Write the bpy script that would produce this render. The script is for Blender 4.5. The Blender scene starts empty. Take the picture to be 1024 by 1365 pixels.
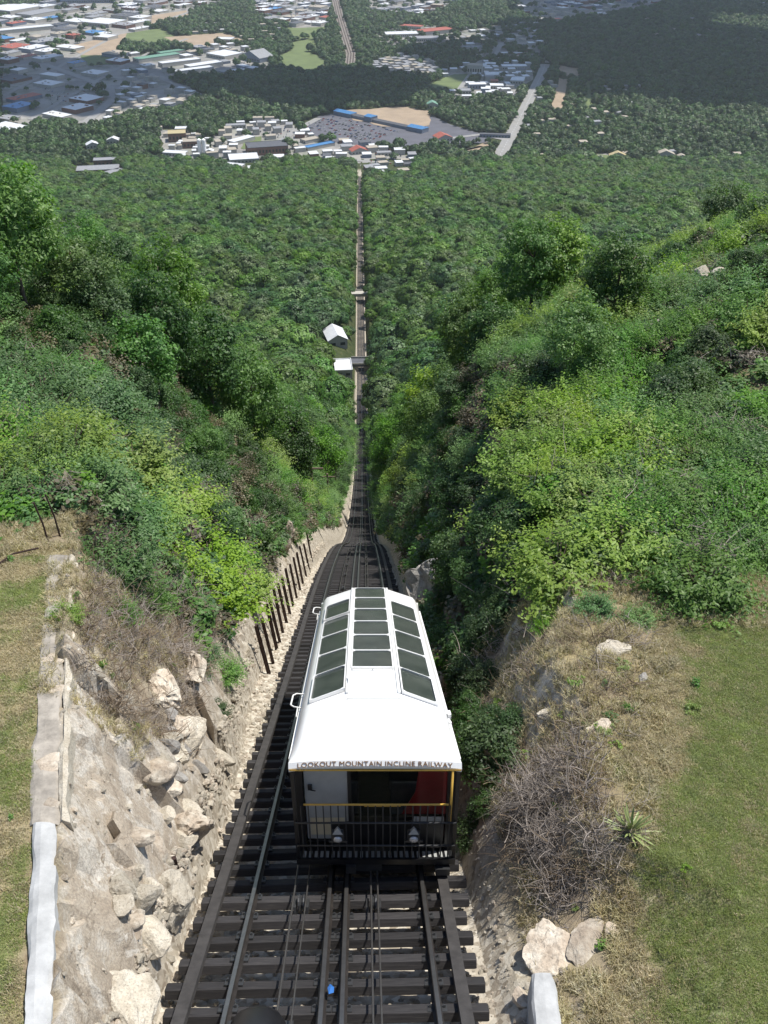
import bpy, math, random
import numpy as np
from mathutils import Vector, Matrix, Euler

random.seed(7); np.random.seed(7)
rng = np.random.default_rng(11)
SC = bpy.context.scene
COL = SC.collection
CAMZ = 412.0            # camera height above the valley floor (valley z = 0)
PITCH = 35.0
HAZE = 0.00005

# ---------------------------------------------------------------- camera, sky, sun, exposure
cd = bpy.data.cameras.new('camera')
cam = bpy.data.objects.new('camera', cd); COL.objects.link(cam)
cam.location = (0, 0, CAMZ)
cam.rotation_euler = (math.radians(90 - PITCH), 0, 0)
cd.sensor_fit = 'VERTICAL'; cd.sensor_height = 24.0
cd.lens = 24.0 * 1300 / 1365
cd.clip_start = 0.1; cd.clip_end = 60000
SC.camera = cam

SUNV = Vector((0.40, 0.20, 1.0)).normalized()
sun_el = math.asin(SUNV.z); sun_az = math.atan2(SUNV.x, SUNV.y)
world = bpy.data.worlds.new("World"); SC.world = world; world.use_nodes = True
wn = world.node_tree; wn.nodes.clear()
sky = wn.nodes.new('ShaderNodeTexSky'); sky.sky_type = 'NISHITA'; sky.sun_disc = False
sky.sun_elevation = sun_el; sky.sun_rotation = sun_az; sky.altitude = 600
sky.air_density = 1.0; sky.dust_density = 1.0
bg = wn.nodes.new('ShaderNodeBackground'); bg.inputs['Strength'].default_value = 0.115
wo = wn.nodes.new('ShaderNodeOutputWorld')
wn.links.new(sky.outputs[0], bg.inputs[0]); wn.links.new(bg.outputs[0], wo.inputs[0])
sd = bpy.data.lights.new('sun', 'SUN'); sd.energy = 4.6; sd.angle = math.radians(0.53); sd.color = (1.0, 0.955, 0.88)
sun = bpy.data.objects.new('sun', sd); COL.objects.link(sun)
sun.rotation_euler = SUNV.to_track_quat('Z', 'Y').to_euler(); sun.location = (20, 15, CAMZ + 60)
SC.view_settings.view_transform = 'Standard'; SC.view_settings.look = 'None'
SC.view_settings.exposure = 0.42; SC.view_settings.gamma = 1.0
try: SC.view_settings.use_curve_mapping = False
except Exception: pass
SC.render.engine = 'CYCLES'
SC.cycles.use_denoising = True
SC.cycles.max_bounces = 6; SC.cycles.diffuse_bounces = 3; SC.cycles.glossy_bounces = 3
SC.cycles.transmission_bounces = 4; SC.cycles.transparent_max_bounces = 6; SC.cycles.volume_bounces = 1
SC.cycles.volume_step_rate = 4

# ---------------------------------------------------------------- noise
def _h(ix, iy, seed):
    ix = ix.astype(np.int64); iy = iy.astype(np.int64)
    n = (ix * 374761393 + iy * 668265263 + seed * 144269501) & 0xFFFFFFFF
    n = ((n ^ (n >> 13)) * 1274126177) & 0xFFFFFFFF
    n = ((n ^ (n >> 15)) * 2246822519) & 0xFFFFFFFF
    return ((n ^ (n >> 16)) & 0xFFFFFF) / float(0xFFFFFF)
def vnoise(x, y, seed=0):
    x = np.asarray(x, float); y = np.asarray(y, float)
    ix = np.floor(x); iy = np.floor(y); fx = x - ix; fy = y - iy
    fx = fx*fx*(3-2*fx); fy = fy*fy*(3-2*fy)
    a = _h(ix, iy, seed); b = _h(ix+1, iy, seed); c = _h(ix, iy+1, seed); d = _h(ix+1, iy+1, seed)
    return (a*(1-fx)+b*fx)*(1-fy) + (c*(1-fx)+d*fx)*fy
def fbm(x, y, seed=0, o=4):
    s = 0; a = .5; t = 0
    for k in range(o):
        s = s + a*vnoise(np.asarray(x)*2**k + 17.3*k, np.asarray(y)*2**k - 9.1*k, seed + k); t += a; a *= .5
    return s/t
def facet(x, y, scale, seed):
    """angular broken-rock relief: every Worley cell is its own tilted plane; returns height, crack distance"""
    x = np.asarray(x, float)/scale; y = np.asarray(y, float)/scale
    ix = np.floor(x); iy = np.floor(y)
    best = np.full(x.shape, 9.); sec = np.full(x.shape, 9.); hh = np.zeros(x.shape)
    for dx in (-1, 0, 1):
        for dy in (-1, 0, 1):
            cx = ix+dx; cy = iy+dy
            px = cx + _h(cx, cy, seed); py = cy + _h(cx, cy, seed+1)
            d = (px-x)**2 + (py-y)**2
            a = _h(cx, cy, seed+2)-.5; gx = _h(cx, cy, seed+3)-.5; gy = _h(cx, cy, seed+4)-.5
            v = a + 1.1*gx*(x-px) + 1.1*gy*(y-py)
            closer = d < best
            sec = np.where(closer, best, np.minimum(sec, d)); hh = np.where(closer, v, hh); best = np.where(closer, d, best)
    return hh, np.sqrt(sec)-np.sqrt(best)
def sstep(a, b, x):
    t = np.clip((np.asarray(x, float)-a)/(b-a), 0, 1); return t*t*(3-2*t)
def hermite(xs, ys):
    xs = np.array(xs, float); ys = np.array(ys, float)
    d = np.diff(ys)/np.diff(xs); m = np.empty_like(ys); m[0] = d[0]; m[-1] = d[-1]
    hs = np.diff(xs); m[1:-1] = (d[:-1]*hs[1:] + d[1:]*hs[:-1])/(hs[1:]+hs[:-1])
    def f(x):
        x = np.asarray(x, float); i = np.clip(np.searchsorted(xs, x)-1, 0, len(xs)-2)
        h = xs[i+1]-xs[i]; t = (x-xs[i])/h; tc = np.clip(t, 0, 1)
        v = (2*tc**3-3*tc**2+1)*ys[i] + (tc**3-2*tc**2+tc)*h*m[i] + (-2*tc**3+3*tc**2)*ys[i+1] + (tc**3-tc**2)*h*m[i+1]
        return v + np.where(t > 1, (t-1)*h*m[-1], 0) + np.where(t < 0, t*h*m[0], 0)
    return f

# ---------------------------------------------------------------- ground shape (metres below the camera)
P = hermite([-12, 7.04, 10.34, 23.7, 37.1, 60, 97, 190, 307, 426, 600, 938, 1424, 1500, 1560, 1600, 1700, 30000],
            [1.84, 12.96, 14.88, 22.8, 30.65, 45.6, 72.4, 128, 184, 221, 252, 316, 406.5, 411.3, 412, 412, 412, 412])
SL = hermite([-12, 0, 15, 20, 30, 45, 60, 80, 100, 150, 200, 300, 400, 600, 938, 1424, 1500, 1560, 1600, 1700, 30000],
             [8.7, 10, 11.8, 13.0, 16.8, 22.3, 29, 41, 55, 91, 123, 176, 212, 248, 313, 405, 411, 412, 412, 412, 412])
SR = hermite([-12, 0, 15, 20, 30, 45, 60, 80, 100, 150, 200, 300, 400, 600, 938, 1424, 1500, 1560, 1600, 1700, 30000],
             [9.9, 11.3, 13.1, 14.0, 17.2, 23.0, 29.5, 41, 55, 91, 123, 176, 212, 248, 313, 405, 411, 412, 412, 412, 412])
def xt(y): return -0.6 - 0.0245*np.asarray(y, float)
def xwall(y): return -3.98 - 0.275*(np.asarray(y, float)-7.15)
def rlim(y): return 2.9 + 0.33*(np.asarray(y, float)-6.1)

def footl(y): return 2.35 + 0.55*sstep(12, 22, y)*(1-.75*sstep(34, 56, y))
def ground(x, y):
    """returns z and material masks at plan position x, y"""
    x = np.asarray(x, float); y = np.asarray(y, float)
    off = x - xt(y); left = off < 0; p = P(y)
    near = 1 - sstep(120, 260, y)
    lat = np.clip(np.abs(x)-5, 0, 26)*sstep(14, 40, y)*(1-sstep(500, 1400, y))
    s = np.where(left, SL(y) - 0.36*lat, SR(y) - 0.50*lat)
    big = (fbm(x/90, y/90, 5)-.5)*26*sstep(150, 420, y)*(1-sstep(1250, 1450, y))*sstep(6, 60, np.abs(off))
    s = s - big + (fbm(x/6, y/6, 9)-.5)*1.6*sstep(13, 24, y)*(1-sstep(300, 1450, y))
    H = np.maximum(p - s, 0.02)
    foot = np.where(left, footl(y), 2.35 + .5*sstep(60, 200, y))
    Wl = np.maximum(xt(y)-foot - xwall(y), .4)
    Wl2 = 1.0 + H*(.66 + .06*np.sin(y*.31))
    Wl = Wl*(1-sstep(28, 48, y)) + Wl2*sstep(28, 48, y)
    Wr = 0.55 + H*(.42 + .07*np.sin(y*.7+1) + .04*np.sin(y*1.7))
    Wr = Wr + (1.3 + .9*H)*(1-sstep(7.6, 9.5, y))
    W = np.where(left, Wl, Wr)
    t = (np.abs(off)-foot)/W
    tc = np.clip(t, 0, 1)
    prof = np.where(left, np.where(y < 14, tc**.72, tc**.66), tc**.8)
    prof = np.where(y > 20, prof*(1-.15) + .15*tc*tc*(3-2*tc), prof)
    bed = 0.37 - .13*sstep(2.1, 2.7, np.abs(off))
    d = (p + bed)*(1-prof) + s*prof
    d = np.where(t <= 0, p + bed, d)
    # rock relief in the cut
    rockm = sstep(-.05, .12, t)*(1-sstep(.95, 1.12, t))*near
    rockm = np.maximum(rockm, 0)
    f1, c1 = facet(x*1.15 + y*.25, y*.9 - x*.4, 1.25, 31); f2, c2 = facet(x - y*.3, y+.2*x, .46, 57); f3, c3 = facet(x+.1*y, y, .17, 77)
    amp = np.where(left, 1.0, .35)*np.where(y < 24, 1, np.clip(1-(y-24)/160, .2, 1))*np.where(left, 1, sstep(8.5, 10.5, y)*.7+.3)
    slab = sstep(.45, .75, t)*(y < 10.6)*left          # the smoother tilted slab below the wall
    rel = (.75*f1*(1-.35*slab) + .26*f2*(1-.85*slab) + .05*f3*(1-.5*slab) - .14*np.exp(-c1*16)*(1-.7*slab) - .07*np.exp(-c2*12))*amp
    d = d - rel*rockm*.95
    rockm = rockm*np.where(left, 1-.75*sstep(11.5, 14.5, y + (fbm(x*.8, y*.8, 43)-.5)*5)*sstep(.15, .45, t), .25 + .6*sstep(9, 11, y))*(1-.55*sstep(16, 22, y)*sstep(.3, .6, t))
    # shallow roughness elsewhere
    rough = (fbm(x*1.7, y*1.7, 3)-.5)*.22 + (fbm(x*7, y*7, 4, 3)-.5)*.07
    offrock = (1-rockm)*sstep(2.2, 2.6, np.abs(off))
    d = d - rough*offrock*(1-.6*(y < 16))*near
    g_, cg = facet(x, y, .15, 99)
    grav = (1-sstep(0, .25, t))*(1-sstep(400, 500, y))
    d = d - g_*np.where(left, .05, .025)*grav*(y < 60)
    lawn = np.where(left, (x < xwall(y)-.42)*(y < 15.4), sstep(-.9, .5, x - rlim(y) + (fbm(x*1.3, y*1.3, 41)-.5)*1.3)*(1-sstep(14.2, 16.2, y + (fbm(x*.8, y*.8, 42)-.5)*2)))
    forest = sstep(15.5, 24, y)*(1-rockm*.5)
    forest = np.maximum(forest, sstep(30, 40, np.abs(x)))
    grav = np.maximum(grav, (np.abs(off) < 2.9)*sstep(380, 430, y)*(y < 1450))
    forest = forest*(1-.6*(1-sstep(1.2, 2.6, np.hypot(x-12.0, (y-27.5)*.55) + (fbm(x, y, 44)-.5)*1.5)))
    return CAMZ - d, rockm, lawn, grav, forest
def greenness(x, y):
    x = np.asarray(x, float); y = np.asarray(y, float); n = fbm(x*.8, y*.8, 97) + .35*(fbm(x*3, y*3, 98)-.5)
    r = sstep(-.3, .9, x - rlim(y))*.50 - .13
    return sstep(.38, .64, n + np.where(x > 0, r, .07))*.88
def gz(x, y): return float(ground(np.array([x]), np.array([y]))[0][0])

# photograph ray helpers: where a sight line meets the valley floor / the hillside
CP, SP = math.cos(math.radians(PITCH)), math.sin(math.radians(PITCH))
def ray(px, py):
    u = px-512.0; v = py-682.5
    return Vector((u, 1300*CP - v*SP, -(1300*SP + v*CP))).normalized()
def gp(px, py, z=0.0):
    r = ray(px, py); k = (z-CAMZ)/r.z
    return r.x*k, r.y*k
def project(x, y, z):
    x = np.asarray(x, float); y = np.asarray(y, float); dz = CAMZ - np.asarray(z, float)
    zc = y*CP + dz*SP; vc = dz*CP - y*SP
    zc = np.where(zc < .1, .1, zc)
    return 512 + 1300*x/zc, 682.5 + 1300*vc/zc, zc

# ---------------------------------------------------------------- object helpers
def mesh_np(name, verts, faces, mat=None, smooth=False, mats=None, midx=None):
    me = bpy.data.meshes.new(name)
    verts = np.asarray(verts, np.float32)
    if isinstance(faces, np.ndarray):
        nf, k = faces.shape
        me.vertices.add(len(verts)); me.vertices.foreach_set('co', verts.ravel())
        me.loops.add(nf*k); me.loops.foreach_set('vertex_index', faces.astype(np.int32).ravel())
        me.polygons.add(nf); me.polygons.foreach_set('loop_start', (np.arange(nf)*k).astype(np.int32))
        try: me.polygons.foreach_set('loop_total', np.full(nf, k, np.int32))
        except Exception: pass
        me.update(calc_edges=True)
    else:
        me.from_pydata([tuple(map(float, v)) for v in verts], [], faces); me.update()
    for m in (mats or ([mat] if mat else [])): me.materials.append(m)
    if midx is not None: me.polygons.foreach_set('material_index', np.asarray(midx, np.int32))
    me.polygons.foreach_set('use_smooth', np.full(len(me.polygons), bool(smooth)))
    return me
def attr(me, name, arr):
    a = me.attributes.new(name, 'FLOAT', 'POINT'); a.data.foreach_set('value', np.asarray(arr, np.float32).ravel())
def link(name, me, parent=None, loc=None, rot=None, **props):
    o = bpy.data.objects.new(name, me); COL.objects.link(o)
    if parent is not None: o.parent = parent
    if loc is not None: o.location = loc
    if rot is not None: o.rotation_euler = rot
    for k, v in props.items():
        if v: o[k] = v
    return o
def thing(name, label, category, loc=(0, 0, 0), rot=(0, 0, 0), group=None):
    o = bpy.data.objects.new(name, None); COL.objects.link(o); o.location = loc; o.rotation_euler = rot
    o.empty_display_size = .2
    o['label'] = label; o['category'] = category
    if group: o['group'] = group
    return o
def tag(o, label, category, group=None):
    o['label'] = label; o['category'] = category
    if group: o['group'] = group
    return o

class MB:
    """collects boxes, tubes and prisms into one mesh"""
    def __init__(s): s.v = []; s.f = []; s.m = []
    def add(s, vs, fs, m=0):
        b = len(s.v); s.v += [tuple(v) for v in vs]; s.f += [tuple(b+i for i in f) for f in fs]; s.m += [m]*len(fs)
    def box(s, c, size, rot=None, m=0, bev=0):
        hx, hy, hz = (k/2 for k in size)
        if bev <= 0:
            vs = [Vector((x, y, z)) for z in (-hz, hz) for x, y in ((-hx, -hy), (hx, -hy), (hx, hy), (-hx, hy))]
            fs = [(3, 2, 1, 0), (4, 5, 6, 7), (0, 1, 5, 4), (1, 2, 6, 5), (2, 3, 7, 6), (3, 0, 4, 7)]
        else:
            b = bev; ring = [(-hx+b, -hy), (hx-b, -hy), (hx, -hy+b), (hx, hy-b), (hx-b, hy), (-hx+b, hy), (-hx, hy-b), (-hx, -hy+b)]
            k = (hx-b)/hx; q = (hy-b)/hy
            vs = [Vector((x*k, y*q, -hz)) for x, y in ring] + [Vector((x, y, -hz+b)) for x, y in ring] + [Vector((x, y, hz-b)) for x, y in ring] + [Vector((x*k, y*q, hz)) for x, y in ring]
            fs = [tuple(range(7, -1, -1)), tuple(range(24, 32))]
            for l in range(3):
                for i in range(8):
                    j = (i+1) % 8; fs.append((l*8+i, l*8+j, l*8+8+j, l*8+8+i))
        if rot is not None: vs = [rot @ v for v in vs]
        c = Vector(c); s.add([v+c for v in vs], fs, m)
    def tube(s, pts, r, n=8, m=0, cap=True, radii=None):
        pts = [Vector(p) for p in pts]; rings = []
        for i, p in enumerate(pts):
            d = (pts[min(i+1, len(pts)-1)] - pts[max(i-1, 0)]).normalized()
            a = d.orthogonal().normalized() if i == 0 else (a - d*a.dot(d)).normalized()
            b = d.cross(a); rr = radii[i] if radii else r
            rings.append([p + a*math.cos(2*math.pi*k/n)*rr + b*math.sin(2*math.pi*k/n)*rr for k in range(n)])
        vs = [v for rg in rings for v in rg]; fs = []
        for i in range(len(pts)-1):
            for k in range(n):
                j = (k+1) % n; fs.append((i*n+k, i*n+j, (i+1)*n+j, (i+1)*n+k))
        if cap: fs += [tuple(range(n-1, -1, -1)), tuple((len(pts)-1)*n+k for k in range(n))]
        s.add(vs, fs, m)
    def poly(s, pts, m=0): s.add(pts, [tuple(range(len(pts)))], m)
    def shear(s, fn): s.v = [tuple(fn(Vector(v))) for v in s.v]; return s
    def mesh(s, name, mats, smooth=False):
        mats = mats if isinstance(mats, (list, tuple)) else [mats]
        return mesh_np(name, np.array(s.v, float), s.f, mats=mats, midx=s.m, smooth=smooth)
    def build(s, name, mats, parent=None, smooth=False, **kw):
        return link(name, s.mesh(name, mats, smooth), parent, **kw)

# ---------------------------------------------------------------- materials
class NT:
    def __init__(s, name):
        s.mat = bpy.data.materials.new(name); s.mat.use_nodes = True; s.t = s.mat.node_tree; s.t.nodes.clear()
        s.out = s.n('ShaderNodeOutputMaterial'); s.bsdf = s.n('ShaderNodeBsdfPrincipled'); s.l(s.bsdf.outputs[0], s.out.inputs['Surface'])
        s._co = None
    def n(s, t): return s.t.nodes.new(t)
    def l(s, a, b): s.t.links.new(a, b)
    def co(s, kind='Object'):
        if s._co is None: s._co = s.n('ShaderNodeTexCoord')
        return s._co.outputs[kind]
    def geo(s): return s.n('ShaderNodeNewGeometry').outputs['Position']
    def noise(s, scale, detail=4, rough=.6, vec=None, out=0, dist=0):
        n = s.n('ShaderNodeTexNoise'); n.inputs['Scale'].default_value = scale; n.inputs['Detail'].default_value = detail
        n.inputs['Roughness'].default_value = rough; n.inputs['Distortion'].default_value = dist
        s.l(vec if vec is not None else s.co(), n.inputs['Vector']); return n.outputs[out]
    def voro(s, scale, vec=None, feature='F1', out=0):
        n = s.n('ShaderNodeTexVoronoi'); n.feature = feature; n.inputs['Scale'].default_value = scale
        s.l(vec if vec is not None else s.co(), n.inputs['Vector']); return n.outputs[out]
    def ramp(s, fac, stops):
        r = s.n('ShaderNodeValToRGB'); e = r.color_ramp.elements
        while len(e) > 1: e.remove(e[-1])
        e[0].position = stops[0][0]; e[0].color = (*stops[0][1], 1) if len(stops[0][1]) == 3 else stops[0][1]
        for p, c in stops[1:]:
            q = e.new(p); q.color = (*c, 1)
        s.l(fac, r.inputs[0]); return r.outputs[0]
    def mix(s, fac, a, b, mode='MIX'):
        m = s.n('ShaderNodeMix'); m.data_type = 'RGBA'; m.blend_type = mode
        for sock, v in ((m.inputs[0], fac), (m.inputs[6], a), (m.inputs[7], b)):
            if hasattr(v, 'node'): s.l(v, sock)
            elif isinstance(v, (int, float)): sock.default_value = v if sock == m.inputs[0] else (v, v, v, 1)
            else: sock.default_value = (*v, 1)
        return m.outputs[2]
    def math(s, op, a, b=None, clamp=False):
        m = s.n('ShaderNodeMath'); m.operation = op; m.use_clamp = clamp
        for i, v in enumerate((a, b)):
            if v is None: continue
            if hasattr(v, 'node'): s.l(v, m.inputs[i])
            else: m.inputs[i].default_value = v
        return m.outputs[0]
    def att(s, name):
        a = s.n('ShaderNodeAttribute'); a.attribute_name = name; return a.outputs['Fac']
    def bump(s, h, strength=.5, dist=.05, prev=None):
        b = s.n('ShaderNodeBump'); b.inputs['Strength'].default_value = strength; b.inputs['Distance'].default_value = dist
        s.l(h, b.inputs['Height'])
        if prev is not None: s.l(prev, b.inputs['Normal'])
        s.l(b.outputs[0], s.bsdf.inputs['Normal']); return b.outputs[0]
    def base(s, c, rough=.8, metal=0, spec=None):
        b = s.bsdf
        if hasattr(c, 'node'): s.l(c, b.inputs['Base Color'])
        else: b.inputs['Base Color'].default_value = (*c, 1)
        b.inputs['Roughness'].default_value = rough; b.inputs['Metallic'].default_value = metal
        if spec is not None: b.inputs['Specular IOR Level'].default_value = spec
        return s
def simple(name, c, rough=.7, metal=0, var=.25, scale=6, bump=0, dark=None, spec=None):
    m = NT(name); n = m.noise(scale, 5, .65)
    d = dark or tuple(k*(1-var) for k in c)
    m.base(m.ramp(n, [(.3, d), (.62, c), (.85, tuple(min(1, k*(1+var*.5)) for k in c))]), rough, metal, spec)
    if bump: m.bump(m.noise(scale*5, 4), bump, .01)
    return m.mat

def ground_material():
    m = NT('hillside_ground'); pos = m.geo()
    n1 = m.noise(.9, 6, .65, pos); n2 = m.noise(6, 5, .7, pos); n3 = m.noise(28, 4, .7, pos); nb = m.noise(.012, 5, .6, pos)
    soil = m.ramp(n2, [(.25, (.13, .095, .06)), (.5, (.24, .19, .125)), (.75, (.36, .30, .21))])
    soil = m.mix(m.ramp(n1, [(.42, (0, 0, 0)), (.6, (1, 1, 1))]), soil, m.ramp(n3, [(.3, (.20, .16, .09)), (.7, (.40, .34, .19))]))
    grass = m.ramp(n3, [(.25, (.09, .115, .032)), (.5, (.15, .18, .055)), (.8, (.22, .24, .09))])
    dry = m.ramp(n3, [(.25, (.25, .195, .12)), (.6, (.39, .33, .215)), (.85, (.48, .42, .29))])
    gfac = m.att('green')
    lawn = m.mix(gfac, dry, grass)
    rockc = m.ramp(m.noise(1.1, 6, .7, pos, dist=.5), [(.25, (.19, .155, .12)), (.38, (.38, .315, .24)), (.5, (.47, .405, .32)), (.58, (.60, .56, .49)), (.7, (.44, .365, .28)), (.85, (.47, .33, .235))])
    rockc = m.mix(m.ramp(n3, [(.35, (.55, .55, .55)), (.62, (0, 0, 0))]), rockc, (.17, .15, .13))
    rockc = m.mix(m.ramp(m.noise(2.3, 6, .75, pos, dist=1.0), [(.60, (0, 0, 0)), (.64, (.75, .75, .75))]), rockc, (.66, .62, .55))
    crack = m.ramp(m.voro(1.6, m.mix(.45, pos, m.noise(1.7, 5, .7, pos, out=1)), 'DISTANCE_TO_EDGE'), [(0, (.62, .6, .58)), (.03, (1, 1, 1))])
    rockc = m.mix(.8, rockc, crack, 'MULTIPLY')
    gravc = m.ramp(m.voro(9, pos, out=1), [(.1, (.26, .22, .17)), (.5, (.46, .41, .33)), (.9, (.60, .56, .48))])
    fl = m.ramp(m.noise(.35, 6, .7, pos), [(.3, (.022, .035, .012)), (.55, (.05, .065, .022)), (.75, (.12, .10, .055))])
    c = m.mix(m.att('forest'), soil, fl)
    c = m.mix(m.att('lawn'), c, lawn)
    c = m.mix(m.att('rock'), c, rockc)
    c = m.mix(m.att('gravel'), c, gravc)
    m.base(c, .92, spec=.2)
    b = m.bump(n3, .6, .04); m.bump(m.noise(90, 3, .6, pos), .5, .012, b)
    return m.mat

def leaf_material(name, cols, trans=.34, var=.26, hue=.012, rough=.5):
    m = NT(name)
    oi = m.n('ShaderNodeObjectInfo'); lf = m.att('leaf')
    c = m.ramp(lf, cols)
    hs = m.n('ShaderNodeHueSaturation')
    r = oi.outputs['Random']
    m.l(m.math('ADD', m.math('MULTIPLY', r, hue*2), .5-hue), hs.inputs['Hue'])
    m.l(m.math('ADD', m.math('MULTIPLY', m.math('FRACT', m.math('MULTIPLY', r, 7.31)), var*2), 1-var), hs.inputs['Value'])
    m.l(m.math('ADD', m.math('MULTIPLY', m.math('FRACT', m.math('MULTIPLY', r, 3.77)), .3), .8), hs.inputs['Saturation'])
    m.l(c, hs.inputs['Color']); m.base(hs.outputs[0], rough, spec=.35)
    tr = m.n('ShaderNodeBsdfTranslucent'); mx = m.n('ShaderNodeMixShader'); mx.inputs[0].default_value = trans
    tc = m.mix(1.0, hs.outputs[0], (1.35, 1.5, .55), 'MULTIPLY')
    m.l(tc, tr.inputs[0]); m.l(m.bsdf.outputs[0], mx.inputs[1]); m.l(tr.outputs[0], mx.inputs[2]); m.l(mx.outputs[0], m.out.inputs['Surface'])
    return m.mat
def gcols(a, b, c): return [(.05, a), (.5, b), (.95, c)]
M = {}
M['ground'] = ground_material()
M['leaf_mid'] = leaf_material('leaf_mid', gcols((.045, .11, .018), (.085, .19, .028), (.16, .29, .05)))
M['leaf_bright'] = leaf_material('leaf_bright', gcols((.09, .16, .022), (.165, .265, .036), (.26, .36, .065)), var=.2)
M['leaf_dark'] = leaf_material('leaf_dark', gcols((.026, .062, .016), (.05, .11, .025), (.09, .165, .04)))
M['leaf_blue'] = leaf_material('leaf_blue', gcols((.045, .105, .032), (.085, .18, .05), (.15, .27, .085)), var=.25)
M['leaf_brown'] = leaf_material('leaf_brown', gcols((.05, .045, .025), (.10, .085, .045), (.16, .14, .08)), trans=.15)
M['canopy'] = leaf_material('canopy', gcols((.052, .115, .018), (.09, .185, .028), (.14, .25, .045)), trans=.22, var=.34, hue=.018)
M['canopy_town'] = leaf_material('canopy_town', gcols((.028, .062, .016), (.05, .10, .024), (.08, .145, .035)), trans=.15, var=.35)
M['bark'] = simple('bark', (.16, .12, .09), .95, bump=.6, scale=14)
M['twig'] = simple('dead_twig', (.30, .26, .225), .95, var=.4, scale=3)
M['twig_brown'] = simple('dead_twig_brown', (.20, .15, .10), .95, var=.4, scale=3)
M['dry_blade'] = leaf_material('dry_blade', gcols((.26, .21, .12), (.40, .34, .205), (.52, .46, .30)), trans=.25, var=.25, hue=.015)
M['grass_blade'] = leaf_material('grass_blade', gcols((.16, .20, .055), (.235, .285, .085), (.33, .36, .15)), trans=.3, var=.3)
M['rock'] = None
def rock_material(name, cols, sc=1.6):
    m = NT(name); co = m.co()
    oi = m.n('ShaderNodeObjectInfo')
    c = m.ramp(m.noise(sc, 6, .7, dist=.4), cols)
    hs = m.n('ShaderNodeHueSaturation'); m.l(c, hs.inputs['Color'])
    m.l(m.math('ADD', m.math('MULTIPLY', oi.outputs['Random'], .5), .72), hs.inputs['Value'])
    c = m.mix(m.ramp(m.noise(sc*9, 4, .7), [(.32, (.6, .6, .6)), (.5, (0, 0, 0))]), hs.outputs[0], (.13, .11, .09))
    m.base(c, .9, spec=.25)
    b = m.bump(m.noise(sc*6, 6, .7), .7, .05)
    return m.mat
M['rock'] = rock_material('sandstone', [(.25, (.26, .20, .15)), (.45, (.44, .37, .29)), (.6, (.60, .55, .46)), (.8, (.50, .36, .25))])
M['rock_pale'] = rock_material('pale_rubble', [(.25, (.34, .29, .22)), (.5, (.52, .47, .38)), (.8, (.62, .58, .50))], 4)
M['rock_grey'] = rock_material('grey_rock', [(.25, (.17, .155, .14)), (.5, (.33, .315, .29)), (.8, (.46, .44, .41))])
def timber_material():
    m = NT('creosoted_timber'); oi = m.n('ShaderNodeObjectInfo')
    mp = m.n('ShaderNodeMapping'); mp.inputs['Scale'].default_value = (1.2, 18, 18); m.l(m.co(), mp.inputs[0])
    c = m.ramp(m.noise(2.2, 6, .7, mp.outputs[0]), [(.3, (.015, .014, .015)), (.55, (.034, .032, .033)), (.8, (.072, .067, .062))])
    hs = m.n('ShaderNodeHueSaturation'); m.l(c, hs.inputs['Color']); m.l(m.math('ADD', m.math('MULTIPLY', oi.outputs['Random'], .7), .65), hs.inputs['Value'])
    m.base(hs.outputs[0], .78, spec=.35); m.bump(m.noise(5, 6, .7, mp.outputs[0]), .5, .01)
    return m.mat
M['timber'] = timber_material()
M['plank'] = simple('weathered_guard_timber', (.05, .046, .044), .8, var=.45, scale=5, bump=.5)
M['rail'] = simple('rail_steel', (.055, .048, .044), .5, .5, var=.5, scale=4)
M['railtop'] = simple('polished_railhead', (.24, .235, .23), .42, .9, var=.2)
M['cable'] = simple('greased_cable', (.12, .115, .11), .45, .6)
M['white'] = simple('white_roof_paint', (.80, .80, .79), .35, var=.05, scale=1.2, dark=(.73, .73, .71))
M['rust'] = simple('rusty_steel', (.055, .03, .024), .85, .2, var=.5, scale=9, bump=.3)
M['canopy_b'] = leaf_material('canopy_b', gcols((.038, .088, .022), (.064, .138, .034), (.10, .19, .05)), trans=.2, var=.3, hue=.015)
M['canopy_y'] = leaf_material('canopy_y', gcols((.05, .10, .014), (.088, .17, .024), (.135, .235, .04)), trans=.22, var=.25, hue=.015)
M['black'] = simple('black_paint', (.018, .018, .02), .4, .2, var=.3)
M['dgrey'] = simple('dark_steel', (.07, .072, .075), .5, .5, var=.3)
M['lgrey'] = simple('light_grey_paint', (.38, .39, .38), .5, var=.12)
M['maroon'] = simple('dark_maroon_paint', (.07, .012, .013), .5)
M['red'] = simple('red_paint', (.28, .016, .02), .35, var=.2)
M['yellow'] = simple('yellow_paint', (.62, .38, .07), .4, var=.2)
M['cream'] = simple('cream_paint', (.62, .55, .38), .5, var=.1)
M['letter'] = simple('bronze_lettering', (.22, .11, .03), .45, .2, var=.2)
M['seat'] = simple('interior_grey', (.10, .10, .10), .7)
M['concrete'] = simple('white_coated_concrete', (.44, .445, .44), .9, var=.38, scale=2.2, bump=.9)
M['mortar'] = simple('grey_mortar', (.37, .335, .285), .95, var=.5, scale=3.2, bump=1.0)
M['blue'] = simple('blue_plastic', (.03, .14, .42), .4, var=.1)
M['lens'] = simple('lamp_glass', (.55, .55, .55), .15, .3, var=.1)
def glass_mat():
    m = NT('tinted_glass'); n = m.noise(1.5, 4, .6)
    m.base(m.ramp(n, [(.3, (.05, .062, .055)), (.7, (.10, .115, .10))]), .12, spec=.6)
    m.bsdf.inputs['Transmission Weight'].default_value = .35
    m.bsdf.inputs['IOR'].default_value = 1.15
    return m.mat
M['glass'] = glass_mat()
def window_mat():
    m = NT('clear_window'); m.base((.75, .78, .76), .03, spec=.5); m.bsdf.inputs['Transmission Weight'].default_value = 1.0
    m.bsdf.inputs['IOR'].default_value = 1.06
    return m.mat
M['window'] = window_mat()
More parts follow.
